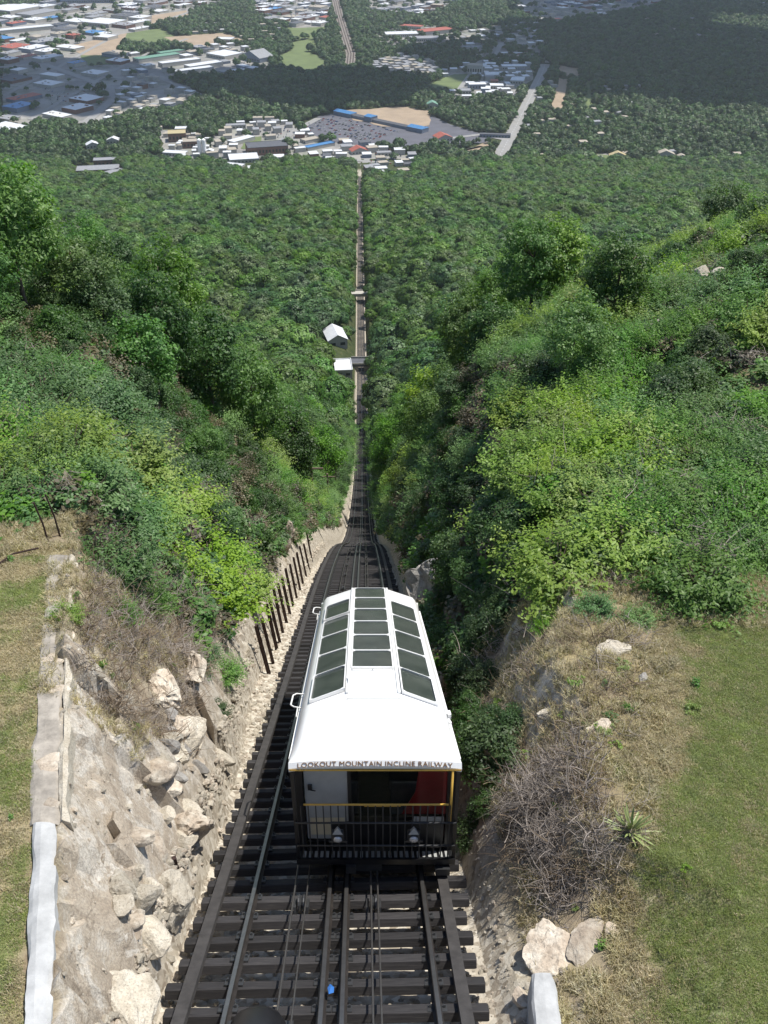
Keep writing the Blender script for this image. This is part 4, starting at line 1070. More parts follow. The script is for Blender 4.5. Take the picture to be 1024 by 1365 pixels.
for x, y, z, dn in zip(X[ok], Y[ok], Z[ok], dens[ok]):
    left = x < xt(y); fo = float(foot_off(x, y))
    if left:
        front = 17.2 + .9*max(0, -(x+6)) if x < -6 else 17.2 + (x+6)*2.2
        if x < -7.4: front = 16.2
        if y < front-1.2 or (y < front+2 and random.random() < .6): continue
    else:
        if fo < .9 and y > 12.5:
            if y < 16.5 and random.random() < .5: continue
        elif y < 16.9 + (0.5 if x < 3 else 0): continue
        if math.hypot(x-12.2, (y-27.5)*.6) < 1.9: continue
        if x > 13.5 and 39 < y < 49 and (abs(x-15.1) < 1.0 or x > 16.8): continue
    if any((x-hx)**2+(y-hy)**2 < (.9*hs)**2 for hx, hy, hs in hero): continue
    if fo < 1.0: s = random.uniform(.45, .8)
    else: s = random.uniform(.45, .95)*(1+.010*y)
    if dn < .33 and random.random() < .5 and y < 60: s *= .55
    r = random.random()
    q = vnoise(np.array([x/5.0]), np.array([y/5.0]), 71)[0]
    if left:
        if x < -6.2 and y < 31: v = 7 + (r < .5) if q < .62 else (0 if r < .6 else 3)
        elif q > .58: v = 3 + (r < .5)
        elif q > .33: v = int(r*3)
        else: v = 5 + (r < .5) if r < .8 else 9
    else:
        if q > .66: v = 3 + (r < .5)
        elif q > .3: v = int(r*3) if r < .85 else 7
        else: v = 5 + (r < .5) if r < .75 else 9
        if 25 < y < 60 and fo < 5 and r < .3: v = 9
    if y > 95 and v not in (0, 1, 5, 6): v = int(r*2) + (5 if r > .5 else 0)
    if not left and y < 32 and fo < 2.4 and v not in (5, 6): v = 5 + (r < .5)
    vis = in_frame(np.array([x]), np.array([y]), np.array([z+1]), 40, 120)[0]
    sz = (1 if vis else .02)*s*(1.3 if y < 50 else 1)*1.9*1300/float(project(x, y, z)[2]); items.append((sz, x, y, z, s, 0, v))
TX, TY = cands(27, 345, lambda y: 2.6+.017*y, lambda y: min(.52*y+9, 90))
TZ = ground(TX, TY)[0]; ok = in_frame(TX, TY, TZ+4, 200, 250) & (foot_off(TX, TY) > 1.0 + TY*.008)
for x, y, z in zip(TX[ok], TY[ok], TZ[ok]):
    left = x < xt(y)
    if y < 60:
        p = .30 if left and y > 36 else (.10 if left else (.16 if y > 36 else .0))
    elif y < 128: p = .5
    else: p = .95
    if not left and x > 11: p *= .0 if y < 75 else .3
    if left and x < -16 and y < 75: p *= .3
    if random.random() > p: continue
    s = random.uniform(.45, .85) if y < 60 else (random.uniform(.7, 1.15) if y < 128 else random.uniform(1.1, 1.9))
    r = random.random(); v = int(r*3) if r < .5 else (3+int(r*20) % 2 if r < .75 else (5 if r < .88 else 6)); v = min(int(v), 6)
    vis = in_frame(np.array([x]), np.array([y]), np.array([z+3]), 40, 150)[0]; items.append(((1 if vis else .02)*s*4*1300/float(project(x, y, z)[2]), x, y, z, s, 1, v))
shr = sorted([i for i in items if i[5] == 0], reverse=True); tre = sorted([i for i in items if i[5] == 1], reverse=True)
desc = {0: 'green shrub', 1: 'green shrub', 2: 'green shrub', 3: 'lime green shrub', 4: 'lime green shrub', 5: 'dark green shrub', 6: 'dark green shrub', 7: 'bluish green shrub', 8: 'bluish green shrub', 9: 'brownish half dead shrub'}
tdesc = {0: 'green tree', 1: 'green tree', 2: 'green tree', 3: 'dark green tree', 4: 'dark green tree', 5: 'lime green tree', 6: 'bluish green tree'}
def side(x, y): return 'left' if x < float(xt(y)) else 'right'
for _, x, y, z, s, _k, v in shr[:280]:
    d = desc[v]; sd_ = side(x, y); zone = ('in the front of' if y < 24 else ('halfway up' if y < 45 else 'high in'))
    fo = float(foot_off(x, y)); lz = 'by the cut' if fo < 2.2 else ('inner side' if fo < 6 else ('middle' if fo < 12 else 'outer side'))
    zn = 'front' if y < 18.5 else ('lower' if y < 22 else ('low middle' if y < 26 else ('middle' if y < 33 else ('upper' if y < 45 else 'topmost')))); sw = 'small ' if s < .75 else ('large ' if s > 1.15 else '')
    add_shrub(x, y, s, v, f'{sw}{d}, {zn} {sd_} thicket, {lz}', f'{d}s {zone} the {sd_} slope thicket')
for _, x, y, z, s, _k, v in tre[:270]:
    d = tdesc[v]; sd_ = side(x, y); zone = 'among the shrubs' if y < 70 else ('along the ravine' if y < 140 else 'lower down the mountain')
    sw = 'tall ' if s > 1.0 else 'small ' if s < .84 else ''
    fo = float(foot_off(x, y)); lz = 'beside the cut' if fo < 4 else ('amid shrubs' if fo < 12 else 'far out')
    zn = 'near' if y < 50 else ('midway' if y < 80 else ('farther' if y < 98 else ('lower' if y < 112 else ('deeper' if y < 128 else ('distant' if y < 180 else 'remote')))))
    add_tree(x, y, s, v, f'{zn} {sw}{d} {lz}, {sd_} of track', f'{d}s {zone} on the {sd_} side of the track')
rest = shr[280:]
n = len(rest)
if n: scatter('undergrowth', [(i[1], i[2], i[3]-.05) for i in rest], rz(n, .06), [(i[4], i[4], i[4]*random.uniform(.85, 1.2)) for i in rest], [i[6] for i in rest], BUSH)
rest = tre[270:]; n = len(rest)
TREEF = [foliage_mesh('tree_mass', m, 250+k, (1.9, 1.9, 2.0), 3.2, 70, 36, .42, .62, lo=-.7) for k, m in enumerate((M['leaf_mid'], M['leaf_dark'], M['canopy'], M['canopy']))]
if n: scatter('hillside_tree_cover', [(i[1], i[2], i[3]-.15) for i in rest], rz(n, .06), [(i[4], i[4], i[4]*random.uniform(.85, 1.2)) for i in rest], [i[6] % 4 for i in rest], TREEF)
print('shrubs', len(shr), 'trees', len(tre))

# ---------------------------------------------------------------- leafy ground cover, dead twigs, grass, rubble
cover = [foliage_mesh('ground_cover', m, 260+k, (.42, .42, .16), .12, 16, 22, .10, .16, lo=-.1, flat=.9) for k, m in enumerate((M['leaf_mid'], M['leaf_dark'], M['leaf_blue'], M['leaf_brown']))]
n = 26000; yy = 15.5 + 95*rng.random(n)**1.5; xx = rng.uniform(-1, 1, n)*(.52*yy+7)
z, rk, lw, gr, fo = ground(xx, yy); k = in_frame(xx, yy, z, 300, 60) & (foot_off(xx, yy) > .3) & (yy > 17+rng.random(n)*3) & (fbm(xx/2, yy/2, 88) > .36) & ((np.hypot(xx-12.2, (yy-27.5)*.6) > 1.8) | (rng.random(n) < .3))
xx, yy, z = xx[k], yy[k], z[k]; n = len(xx)
scatter('ground_cover', np.stack([xx, yy, z], 1), rz(n, .25), rng.uniform(.6, 1.3, n)*(1+.01*yy), rng.choice([0, 0, 1, 2, 3], n), cover)
tw = [twig_mesh('dead_twigs', 26, .34, .25, 500+k, M['twig'] if k < 2 else M['twig_brown'], .0045, .6) for k in range(4)]
n = 9000; yy = rng.uniform(8, 22, n); xx = rng.uniform(-9.5, 5.5, n)
z, rk, lw, gr, fo = ground(xx, yy); fo2 = foot_off(xx, yy); nz = fbm(xx/1.1, yy/1.1, 93)
leftok = (xx < xt(yy)) & (fo2 > .2) & (yy > 10.7 + (xx+6)*.5) & (xx > xwall(yy)+.2) & (nz > .34)
rightok = (xx > xt(yy)) & (fo2 > .4) & (lw < .3) & (nz > .40) & (yy > 8.6) & (yy < 18) & ((yy < 11.6) & (xx < 3.6) | (rng.random(n) < .16))
k = (leftok | rightok); xx, yy, z = xx[k], yy[k], z[k]; n = len(xx)
n2 = 700; y2 = 17+28*rng.random(n2)**1.4; x2 = rng.uniform(-1, 1, n2)*(.45*y2+2); z2 = ground(x2, y2)[0]; k2 = (foot_off(x2, y2) > .4) & (fbm(x2/2.5, y2/2.5, 191) > .52)
x2, y2, z2 = x2[k2], y2[k2], z2[k2]; n2 = len(x2)
tall = [twig_mesh('bare_branches', 16, .6, .7, 540+k, M['twig'], .008, .6) for k in range(3)]
scatter('bare_branches', np.stack([x2, y2, z2+.3], 1), rz(n2, .3), rng.uniform(.5, 1.1, n2), rng.integers(0, 3, n2), tall)
scatter('dead_twigs', np.stack([xx, yy, z-.02], 1), rz(n, .35), rng.uniform(.5, 1.25, n), rng.integers(0, 4, n), tw)
dg = [blades_mesh('dry_grass', 34, .13, .17, 520+k, M['dry_blade'], .006, 1.0) for k in range(3)]
gg = [blades_mesh('lawn_grass', 40, .13, .055, 530+k, M['grass_blade'] if k < 2 else M['dry_blade'], .005, .8) for k in range(3)]
n = 40000; yy = rng.uniform(4.6, 21, n); xx = rng.uniform(-11, 15, n)
z, rk, lw, gr, fo = ground(xx, yy); fo2 = foot_off(xx, yy); nz = fbm(xx/.9, yy/.9, 95)
k = in_frame(xx, yy, z, 400, 300) & (((xx > xt(yy)) & (fo2 > .3) & (lw < .75) & (nz > .36)) | ((xx < xt(yy)) & (yy > 10.8) & (fo2 > .3) & (nz > .38) & (lw < .5)))
xx, yy, z = xx[k], yy[k], z[k]; n = len(xx)
scatter('dry_grass', np.stack([xx, yy, z-.01], 1), rz(n, .15), rng.uniform(.35, 1.0, n), rng.integers(0, 3, n), dg)
n = 120000; yy = rng.uniform(4.6, 16.5, n); xx = np.where(rng.random(n) < .3, rng.uniform(-11, -3.4, n), rng.uniform(2.3, 13.5, n))
z, rk, lw, gr, fo = ground(xx, yy); k = in_frame(xx, yy, z, 420, 420) & (lw > .35); xx, yy, z = xx[k], yy[k], z[k]; n = len(xx)
vid = np.where(greenness(xx, yy) > rng.random(n), rng.integers(0, 2, n), 2)
scatter('lawn_grass', np.stack([xx, yy, z-.005], 1), rz(n, .1), rng.uniform(.4, .9, n), vid, gg)
wd = [foliage_mesh('weeds', m, 280+k, (.16, .16, .09), .06, 9, 12, .05, .06, lo=0, flat=.8) for k, m in enumerate((M['leaf_mid'], M['leaf_bright']))]
n = 420; yy = rng.uniform(7, 18, n); xx = rng.uniform(-8.5, 8.5, n); z, rk, lw, gr, fo = ground(xx, yy); k = (foot_off(xx, yy) > .5) & (np.abs(xx-xwall(yy)+.2) > .35) & (fbm(xx, yy, 98) > .52) & ((lw < .5) | (rng.random(n) < .25)); xx, yy, z = xx[k], yy[k], z[k]; n = len(xx)
scatter('weeds', np.stack([xx, yy, z], 1), rz(n, .1), rng.uniform(.4, 1.2, n), rng.integers(0, 2, n), wd)
rb = [rock_mesh('rubble', 600+k, (1, 1.2, .7), M['rock_pale'] if k % 3 else M['rock'], 1) for k in range(5)]
n = 12000; yy = np.where(rng.random(n) < .6, rng.uniform(5.5, 22, n), rng.uniform(20, 62, n)); so = rng.random(n) < .55
of = np.where(so, -rng.uniform(2.0, 3.9, n), rng.uniform(1.95, 3.4, n)); of = np.where(rng.random(n) < .35, rng.uniform(-2.2, 2.2, n), of)
of = np.where(of < 0, np.maximum(of, -footl(yy)-.12-.1*rng.random(n)), of); xx = xt(yy)+of; z, rk, lw, gr, fo = ground(xx, yy); k = in_frame(xx, yy, z, 10, 10) & (lw < .5); xx, yy, z, of = xx[k], yy[k], z[k], of[k]; n = len(xx)
sc_ = .022 + .10*rng.random(n)**3; sc_ = np.where(np.abs(of) < 2.2, np.minimum(sc_, .055), sc_); sc_ = np.where(of > 2.1, sc_*.55, sc_)
scatter('rubble', np.stack([xx, yy, z+sc_*.2], 1), rz(n, .5), sc_, rng.integers(0, 5, n), rb)
n = 260; yy = rng.uniform(5.6, 17, n); f = rng.random(n); xx = xt(yy)-2.4 - f*(xt(yy)-2.4-xwall(yy)); z = ground(xx, yy)[0]
sc_ = .02+.10*rng.random(n)**4
scatter('loose_stones', np.stack([xx, yy, z+sc_*.2], 1), rz(n, .6), sc_, rng.integers(0, 5, n), rb)
# ================================================================ FOREST AND VALLEY
def inpoly(px, py, poly):
    px = np.asarray(px, float); py = np.asarray(py, float); r = np.zeros(px.shape, bool); n = len(poly)
    for i in range(n):
        x1, y1 = poly[i]; x2, y2 = poly[(i+1) % n]
        c = ((y1 > py) != (y2 > py)) & (px < (x2-x1)*(py-y1)/((y2-y1) if y2 != y1 else 1e-9)+x1); r ^= c
    return r
I1 = [(0, 12), (190, -10), (340, -10), (240, 22), (180, 48), (120, 62), (165, 72), (172, 100), (145, 150), (112, 167), (60, 158), (0, 188)]
I2 = [(165, 70), (225, 78), (270, 58), (330, 62), (362, 80), (362, 96), (275, 103), (205, 108), (165, 104)]
I3 = [(150, 108), (205, 100), (282, 130), (262, 138), (190, 152), (130, 168), (118, 160)]
I4 = [(335, -10), (442, -10), (437, 36), (400, 38), (340, 22)]
I5 = [(488, -10), (650, -10), (600, 10), (560, 24), (490, 14)]
C1 = [(500, 46), (545, 30), (605, 38), (600, 60), (560, 68), (505, 58)]
C1b = [(492, 86), (530, 70), (585, 82), (580, 102), (520, 100)]
C2 = [(590, 96), (640, 82), (705, 86), (712, 100), (690, 128), (605, 135)]
PK = [(405, 168), (425, 155), (470, 147), (560, 146), (600, 166), (640, 178), (660, 180), (650, 190), (590, 196), (500, 197), (420, 186)]
C3 = [(212, 172), (250, 172), (278, 186), (278, 212), (245, 216), (215, 205)]
C4 = [(278, 185), (322, 165), (360, 160), (408, 172), (420, 190), (470, 190), (520, 200), (560, 212), (540, 256), (486, 256), (480, 222), (380, 214), (330, 234), (280, 222)]
C5 = [(92, 220), (140, 212), (182, 236), (165, 250), (98, 246)]
RY = [(680, -10), (900, -10), (880, 10), (800, 22), (740, 32), (700, 22)]
FIELDS = [([(165, 45), (215, 38), (245, 55), (195, 64), (160, 58)], 'green'), ([(375, 38), (435, 36), (436, 46), (395, 54)], 'green'), ([(370, 75), (400, 62), (435, 82), (425, 98), (385, 96)], 'green'),
          ([(385, 58), (418, 50), (425, 66), (395, 72)], 'green'), ([(90, 62), (170, 44), (160, 68), (120, 80)], 'tan'), ([(566, 116), (600, 100), (640, 98), (610, 118), (580, 126)], 'green'), ([(108, 74), (150, 74), (150, 86), (118, 88)], 'green'),
          ([(218, 50), (300, 44), (330, 56), (250, 66)], 'tan'), ([(195, 22), (250, 14), (255, 24), (200, 34)], 'tan'), ([(745, 88), (775, 92), (772, 104), (742, 100)], 'tan'),
          ([(455, 148), (540, 142), (575, 150), (572, 168), (520, 170), (470, 160)], 'tan'), ([(790, 206), (840, 208), (835, 220), (800, 218)], 'green'), ([(328, 186), (350, 182), (345, 198), (322, 200)], 'green'),
          ([(745, 104), (755, 108), (745, 150), (735, 148)], 'tan'), ([(780, 108), (790, 108), (788, 150), (778, 150)], 'green'), ([(615, 200), (650, 190), (650, 200), (620, 208)], 'tan')]
R2_ = [(600, 44), (660, 34), (716, 34), (720, 76), (650, 80), (612, 62)]
LN = [(786, 206), (812, 204), (838, 210), (830, 226), (812, 250), (796, 244)]
LN2 = [(856, 236), (900, 238), (896, 256), (862, 258)]
URB = [R2_, LN, LN2, I1, I2, I3, I4, I5, C1, C1b, C2, PK, C3, C4, C5, RY]
def ground_sheet(name, poly, z, mat, kind='structure', jit=0):
    pts = []
    m = len(poly)
    for i in range(m):
        a, b = poly[i], poly[(i+1) % m]; n = 5 if jit else 1
        for k in range(n):
            t = k/n; q = (a[0]*(1-t)+b[0]*t, a[1]*(1-t)+b[1]*t); gx, gy = gp(*q)
            pts.append((gx+random.uniform(-jit, jit), gy+random.uniform(-jit, jit)*1.5, z))
    import bmesh
    bm = bmesh.new(); f = bm.faces.new([bm.verts.new(p) for p in pts]); bmesh.ops.triangulate(bm, faces=[f]); bm.normal_update()
    for q in bm.faces:
        if q.normal.z < 0: q.normal_flip()
    me = bpy.data.meshes.new(name); bm.to_mesh(me); bm.free(); me.materials.append(mat)
    return link(name, me, kind=kind)
def town_mat():
    m = NT('town_ground'); pos = m.geo(); n = m.noise(.012, 6, .7, pos); v = m.voro(.022, pos, out=1)
    c = m.mix(.5, m.ramp(n, [(.3, (.17, .165, .16)), (.5, (.28, .265, .24)), (.62, (.11, .13, .07)), (.8, (.36, .34, .30))]), m.ramp(v, [(.1, (.12, .12, .125)), (.4, (.20, .20, .20)), (.6, (.32, .31, .29)), (.9, (.16, .15, .13))]))
    m.base(c, .9); return m.mat
M['town'] = town_mat()
M['asphalt'] = simple('asphalt', (.105, .105, .125), .9, var=.25, scale=.05)
M['road'] = simple('pale_road', (.27, .265, .255), .9, var=.15, scale=.1)
M['field_green'] = simple('mown_field', (.13, .17, .06), .95, var=.3, scale=.03)
M['field_tan'] = simple('bare_earth_field', (.34, .26, .18), .95, var=.25, scale=.03)
for k, p in enumerate(URB):
    if p is PK: continue
    ground_sheet('town_pavement', p, .15+.012*k, M['town'], jit=14 if p in (I1, I2, I3, I4, I5) else 5)
ground_sheet('parking_lot', PK, .45, M['asphalt'])
for k, (p, t) in enumerate(FIELDS): ground_sheet('field' if t == 'green' else 'bare_ground', p, .62+.012*k, M['field_'+t], jit=3)
roads = []
def road(name, pts, w, z, mat, kind='structure'):
    P_ = [Vector((*gp(*p), 0)) for p in pts]; roads.append((P_, w)); vs = []
    for i, p in enumerate(P_):
        d = (P_[min(i+1, len(P_)-1)] - P_[max(i-1, 0)]).normalized(); s = Vector((-d.y, d.x, 0))*w/2
        vs += [(p.x+s.x, p.y+s.y, z), (p.x-s.x, p.y-s.y, z)]
    fs = [(2*i, 2*i+1, 2*i+3, 2*i+2) for i in range(len(P_)-1)]
    return link(name, mesh_np(name, vs, fs, mat), kind=kind)
rd = road('main_road', [(727, 86), (722, 100), (706, 132), (690, 165), (676, 190), (664, 212)], 20, .9, M['road'])
def centre_line(pts, z):
    P_ = [Vector((*gp(*p), z)) for p in pts]; b = MB()
    for a, c in zip(P_[:-1], P_[1:]):
        L = (c-a).length; d = (c-a).normalized(); s = Vector((-d.y, d.x, 0))*.25; t = 0
        while t < L: q = a+d*t; r_ = a+d*min(t+6, L); b.add([q+s, q-s, r_-s, r_+s], [(0, 1, 2, 3)]); t += 14
    o = b.build('lane_marking', M['roof_white'], kind='structure')
centre_line([(727, 86), (722, 100), (706, 132), (690, 165), (676, 190), (664, 212)], .94)
road('railway_bed', [(443, -20), (452, 20), (461, 50), (468, 72), (466, 90)], 22, .8, M['railbed'])
for dx in (-6, 0, 6):
    pts = [Vector((*gp(*p), 0)) for p in [(443, -20), (452, 20), (461, 50), (468, 72), (466, 90)]]
    vs = [(p.x+dx+s, p.y, .9) for p in pts for s in (-1.2, 1.2)]
    link('railway_line', mesh_np('railway_line', vs, [(2*i, 2*i+1, 2*i+3, 2*i+2) for i in range(4)], M['rust']), kind='structure')
road('street', [(0, 90), (60, 86), (120, 108), (150, 118), (148, 135), (110, 168)], 17, .85, M['road'])
road('street', [(150, 108), (200, 99), (290, 136)], 11, .87, M['road'])
road('street', [(375, 188), (398, 172), (425, 158)], 13, .88, M['road'])
road('street', [(540, 200), (590, 186), (640, 180), (690, 190)], 11, .89, M['road'])
road('street', [(612, 120), (640, 82), (660, 76), (668, 58)], 10, .9, M['road'])
road('street', [(745, 150), (755, 106)], 8, .91, M['field_tan'])
road('street', [(806, 250), (806, 222), (800, 208)], 7, .92, M['road'])
road('street', [(280, 222), (330, 236), (400, 216), (470, 214), (560, 222)], 10, .93, M['road'])
road('street', [(200, 34), (260, 14), (300, 4), (350, -10)], 13, .86, M['road'])
road('street', [(0, 46), (66, 34), (130, 14), (190, -8)], 12, .84, M['road'])
road('street', [(0, 130), (60, 100), (120, 66), (160, 45)], 10, .81, M['road'])
road('street', [(40, 160), (100, 125), (150, 96), (200, 70), (250, 52)], 10, .82, M['road'])
road('street', [(560, 222), (600, 205), (640, 196), (668, 200)], 9, .80, M['road'])
road('street', [(600, 40), (650, 56), (700, 60), (730, 84)], 9, .79, M['road'])
road('street', [(700, 30), (800, 18), (870, 2)], 12, .83, M['road'])
road('street', [(470, 252), (478, 232), (490, 212)], 9, .95, M['road'])
# gravel turning area at the lower station
# ---- buildings
blist = []          # footprints for keeping trees off
def flat_building(name, label, x, y, w, l, h, roofm, wallm, rot, group=None, parts=False, cat='building'):
    if parts: return gable_house(name, label, x, y, w, l, h, roofm, wallm, rot, group, z=0, gable=False, cat=cat, windows=True)
    b = MB(); b.box((0, 0, h/2-.3), (w, l, h+.6), m=0); b.box((0, 0, h+.12), (w+.6, l+.6, .25), m=1)
    r = random.random()
    if w > 25:
        for k in range(3): b.box((random.uniform(-.35, .35)*w, random.uniform(-.35, .35)*l, h+.8), (3, 3, 1.4), m=0)
    o = b.build(name, [wallm, roofm], loc=(x, y, 0), rot=(0, 0, rot)); tag(o, label, cat, group); return o
R1 = math.radians(-32)
def B(name, label, px, py, w, l, h, roof, wall='wall_pale', rot=0, gable=False, cat='building', group=None):
    x, y = gp(px, py); blist.append((x, y, max(w, l)*.5))
    return gable_house(name, label, x, y, w, l, h, M[roof], M[wall], math.radians(rot), group, z=0, gable=gable, cat=cat, rise=.2)
B('warehouse', 'large white flat roofed warehouse at the top left corner', 18, 14, 110, 120, 9, 'roof_white', rot=-30)
B('warehouse', 'wide grey roofed warehouse right of the top left white one', 52, 20, 60, 110, 8, 'roof_grey', rot=-30)
B('warehouse', 'bright white square warehouse above the green playing field', 140, 33, 85, 75, 9, 'roof_white', rot=-25)
B('warehouse', 'long thin white roofed warehouse at the left edge', 28, 42, 30, 160, 8, 'roof_white', rot=-56)
B('warehouse', 'blue walled long building at the top of the view on the left', 118, 3, 150, 50, 10, 'roof_blue', 'wall_blue', rot=8)
B('warehouse', 'small white roofed building below the bright square warehouse', 141, 52, 45, 40, 7, 'roof_white', rot=-25)
B('warehouse', 'long green roofed warehouse in the left middle distance', 210, 79, 26, 105, 7, 'roof_green', rot=-50)
B('warehouse', 'second shorter green roofed shed just behind the long green one', 228, 72, 20, 60, 6, 'roof_green', rot=-50)
B('warehouse', 'left white strip roof of the factory group above the dark wood', 240, 86, 22, 90, 8, 'roof_white', rot=-55)
B('warehouse', 'middle white strip roof of the factory group above the dark wood', 272, 90, 26, 80, 8, 'roof_white', rot=-50)
B('warehouse', 'lowest white strip roof of the factory group above the dark wood', 258, 97, 20, 85, 8, 'roof_white', rot=-55)
B('warehouse', 'broad white roof of the factory group below the small white office', 300, 76, 60, 55, 8, 'roof_white', rot=-40)
B('warehouse', 'grey blue shed with round roof beside the playing field', 343, 80, 60, 42, 9, 'roof_grey', 'wall_blue', rot=-40, gable=True)
B('office_block', 'small white office between the two fields above the factory', 300, 56, 40, 28, 8, 'roof_white', rot=-10)
B('school', 'red roofed school wing with grey neighbours in the top middle', 580, 44, 40, 90, 8, 'roof_red', rot=-60)
B('school', 'pale roofed school wing left of the red roofed wing', 535, 48, 80, 40, 7, 'roof_white', rot=8)
B('school', 'dark roofed school wing at the back of the school group', 548, 38, 60, 26, 7, 'roof_red', rot=-20)
B('school', 'grey flat school hall in front of the red roofed wing', 566, 54, 70, 36, 7, 'roof_grey', rot=5)
B('apartment_tower', 'tall pale block with a flat roof beside the upper middle street', 633, 98, 30, 26, 17, 'roof_tan', rot=-8)
B('office_block', 'blue fronted white building below the tall pale block', 636, 118, 34, 20, 9, 'roof_white', 'wall_blue', rot=5)
B('office_block', 'long white roof at the top right of the white building cluster', 685, 92, 52, 22, 7, 'roof_white', rot=2)
B('office_block', 'square white roof in the middle of the white building cluster', 656, 103, 30, 30, 7, 'roof_white', rot=0)
B('office_block', 'white roofed building beside the top of the main road', 690, 110, 26, 40, 7, 'roof_white', rot=-12)
B('office_block', 'low white roofed building at the lower left of the white cluster', 620, 124, 22, 22, 6, 'roof_grey', rot=0)
B('office_block', 'small white roofed building in the lower middle of the white cluster', 662, 118, 26, 22, 7, 'roof_white', rot=0)
B('shop_row', 'pale square hall with arched front left of the trees by the dirt lot', 576, 144, 20, 18, 8, 'roof_green', 'wall_pale', rot=0, gable=True)
# the long blue-ended terminal building by the car park
def terminal():
    A = Vector((*gp(449, 152), 0)); Z_ = Vector((*gp(567, 177), 0)); d = Z_-A; L = d.length; ang = math.atan2(d.y, d.x)
    t = thing('shopping_arcade', 'long low arcade with bright blue roofs at both ends beside the car park', 'building', (A.x, A.y, 0), (0, 0, ang))
    for u0, u1, w, h, mt, nm in ((0, .2, 17, 7, 'roof_blue', 'blue_pavilion'), (.2, .36, 12, 5.5, 'roof_dark', 'dark_arcade'), (.36, .44, 17, 9, 'roof_blue', 'centre_pavilion'), (.44, .84, 11, 5, 'roof_dark', 'dark_arcade'), (.84, 1, 18, 7, 'roof_blue', 'blue_pavilion')):
        b = MB(); b.box(((u0+u1)/2*L, 0, h/2), ((u1-u0)*L, w, h)); b.build('wall', M['wall_blue'], t)
        b = MB(); l2 = (u1-u0)*L/2+.4; c = (u0+u1)/2*L
        b.add([(c-l2, -w/2-.6, h), (c+l2, -w/2-.6, h), (c+l2, w/2+.6, h), (c-l2, w/2+.6, h), (c-l2+2, 0, h+w*.16), (c+l2-2, 0, h+w*.16)], [(0, 1, 5, 4), (2, 3, 4, 5), (1, 2, 5), (3, 0, 4), (3, 2, 1, 0)])
        b.build('roof', M[mt], t)
    blist.append((A.x, A.y, 20)); blist.append((Z_.x, Z_.y, 20))
terminal()
B('shop', 'orange red roofed restaurant right of the car park', 590, 187, 26, 22, 6, 'roof_red', rot=20, gable=True)
B('shop', 'red roofed shop in front of the car park near the blue roofed motel', 478, 204, 26, 18, 5, 'roof_red', rot=18, gable=True)
B('motel', 'long bright blue roofed motel left of the red roofed shop', 426, 197, 12, 52, 5, 'roof_blue', rot=-52)
B('motel', 'pale roofed motel wing behind the blue roofed motel', 414, 189, 16, 30, 5, 'roof_tan', rot=-52)
B('mill', 'big dark grey flat roofed factory block in the left middle distance', 356, 203, 62, 34, 12, 'roof_dark', 'wall_brick', rot=14)
B('warehouse', 'long low white shed behind the dark factory block', 322, 190, 16, 46, 6, 'roof_white', rot=-40)
B('warehouse', 'pale grey low warehouse with stepped roof in front of the dark factory', 325, 214, 44, 34, 6, 'roof_white', rot=12)
B('warehouse', 'white roofed shed at the corner in front of the stepped warehouse', 312, 224, 30, 16, 5, 'roof_white', rot=-20)
B('warehouse', 'grey roofed shed right of the white corner shed', 352, 222, 26, 20, 5, 'roof_grey', rot=14)
B('warehouse', 'pale roofed shed at the back of the car lot left of the arcade', 314, 171, 34, 14, 6, 'roof_grey', rot=12)
B('mill', 'ochre roofed brick mill beside the white silo', 237, 187, 28, 24, 13, 'roof_yellow', 'wall_brick', rot=10)
B('mill', 'tan roofed brick block between ochre mill and white silo', 254, 196, 22, 18, 10, 'roof_tan', 'wall_brick', rot=10)
B('mill', 'white roofed annex behind the ochre mill', 245, 177, 26, 16, 8, 'roof_white', rot=5)
B('mill', 'low white sheds in front of the ochre mill', 234, 207, 36, 16, 5, 'roof_white', rot=-10)
B('warehouse', 'small white cottage sized shed right of the silo', 280, 205, 12, 10, 5, 'roof_white', rot=0, gable=True)
x, y = gp(267, 204); st = thing('grain_silo', 'tall white cylindrical silos beside the ochre roofed mill', 'silo', (x, y, 0))
for k in range(2):
    b = MB(); b.tube([(k*7, 0, 0), (k*7, 0, 20), (k*7, 0, 22)], 3.2, 16, radii=[3.2, 3.2, .6]); b.build('silo_tower', M['white'], st)
B('apartment_block', 'grey roofed brick apartment block in the woods at the lower left', 132, 232, 60, 26, 9, 'roof_grey', 'wall_brick', rot=10)
B('apartment_block', 'grey roofed wing joined to the right of the brick apartment block', 152, 238, 22, 38, 9, 'roof_grey', 'wall_brick', rot=-40)
B('apartment_block', 'raised grey middle wing behind the brick apartment block', 142, 222, 34, 16, 11, 'roof_grey', 'wall_brick', rot=10)
B('garage', 'small white roofed garage in front of the brick apartment block', 110, 243, 18, 10, 5, 'roof_white', rot=8)
B('house', 'white roofed house left of a pair in the woods above the brick apartments', 124, 197, 20, 14, 6, 'roof_white', rot=20, gable=True)
B('house', 'white roofed house right of a pair in the woods above the brick apartments', 152, 191, 20, 12, 6, 'roof_white', rot=0, gable=True)
B('house', 'long tan roofed house at the right below the dark wooded hill', 886, 209, 28, 13, 5, 'roof_tan', rot=-2, gable=True)
B('house', 'yellowish roofed house left of the long tan roofed house', 823, 211, 26, 11, 5, 'roof_yellow', rot=-3, gable=True)
B('house', 'small tan house just right of the long tan roofed house', 908, 212, 12, 10, 5, 'roof_tan', gable=True)
B('house', 'blue grey roofed house beside the short lane on the right', 797, 236, 14, 18, 5, 'roof_grey', 'wall_blue', rot=-10, gable=True)
B('house', 'pale blue roofed house at the lower right in the woods', 886, 243, 14, 12, 5, 'roof_blue', rot=20, gable=True)
B('house', 'pale house at the foot of the lane on the lower right', 872, 252, 10, 14, 5, 'roof_white', rot=-20, gable=True)
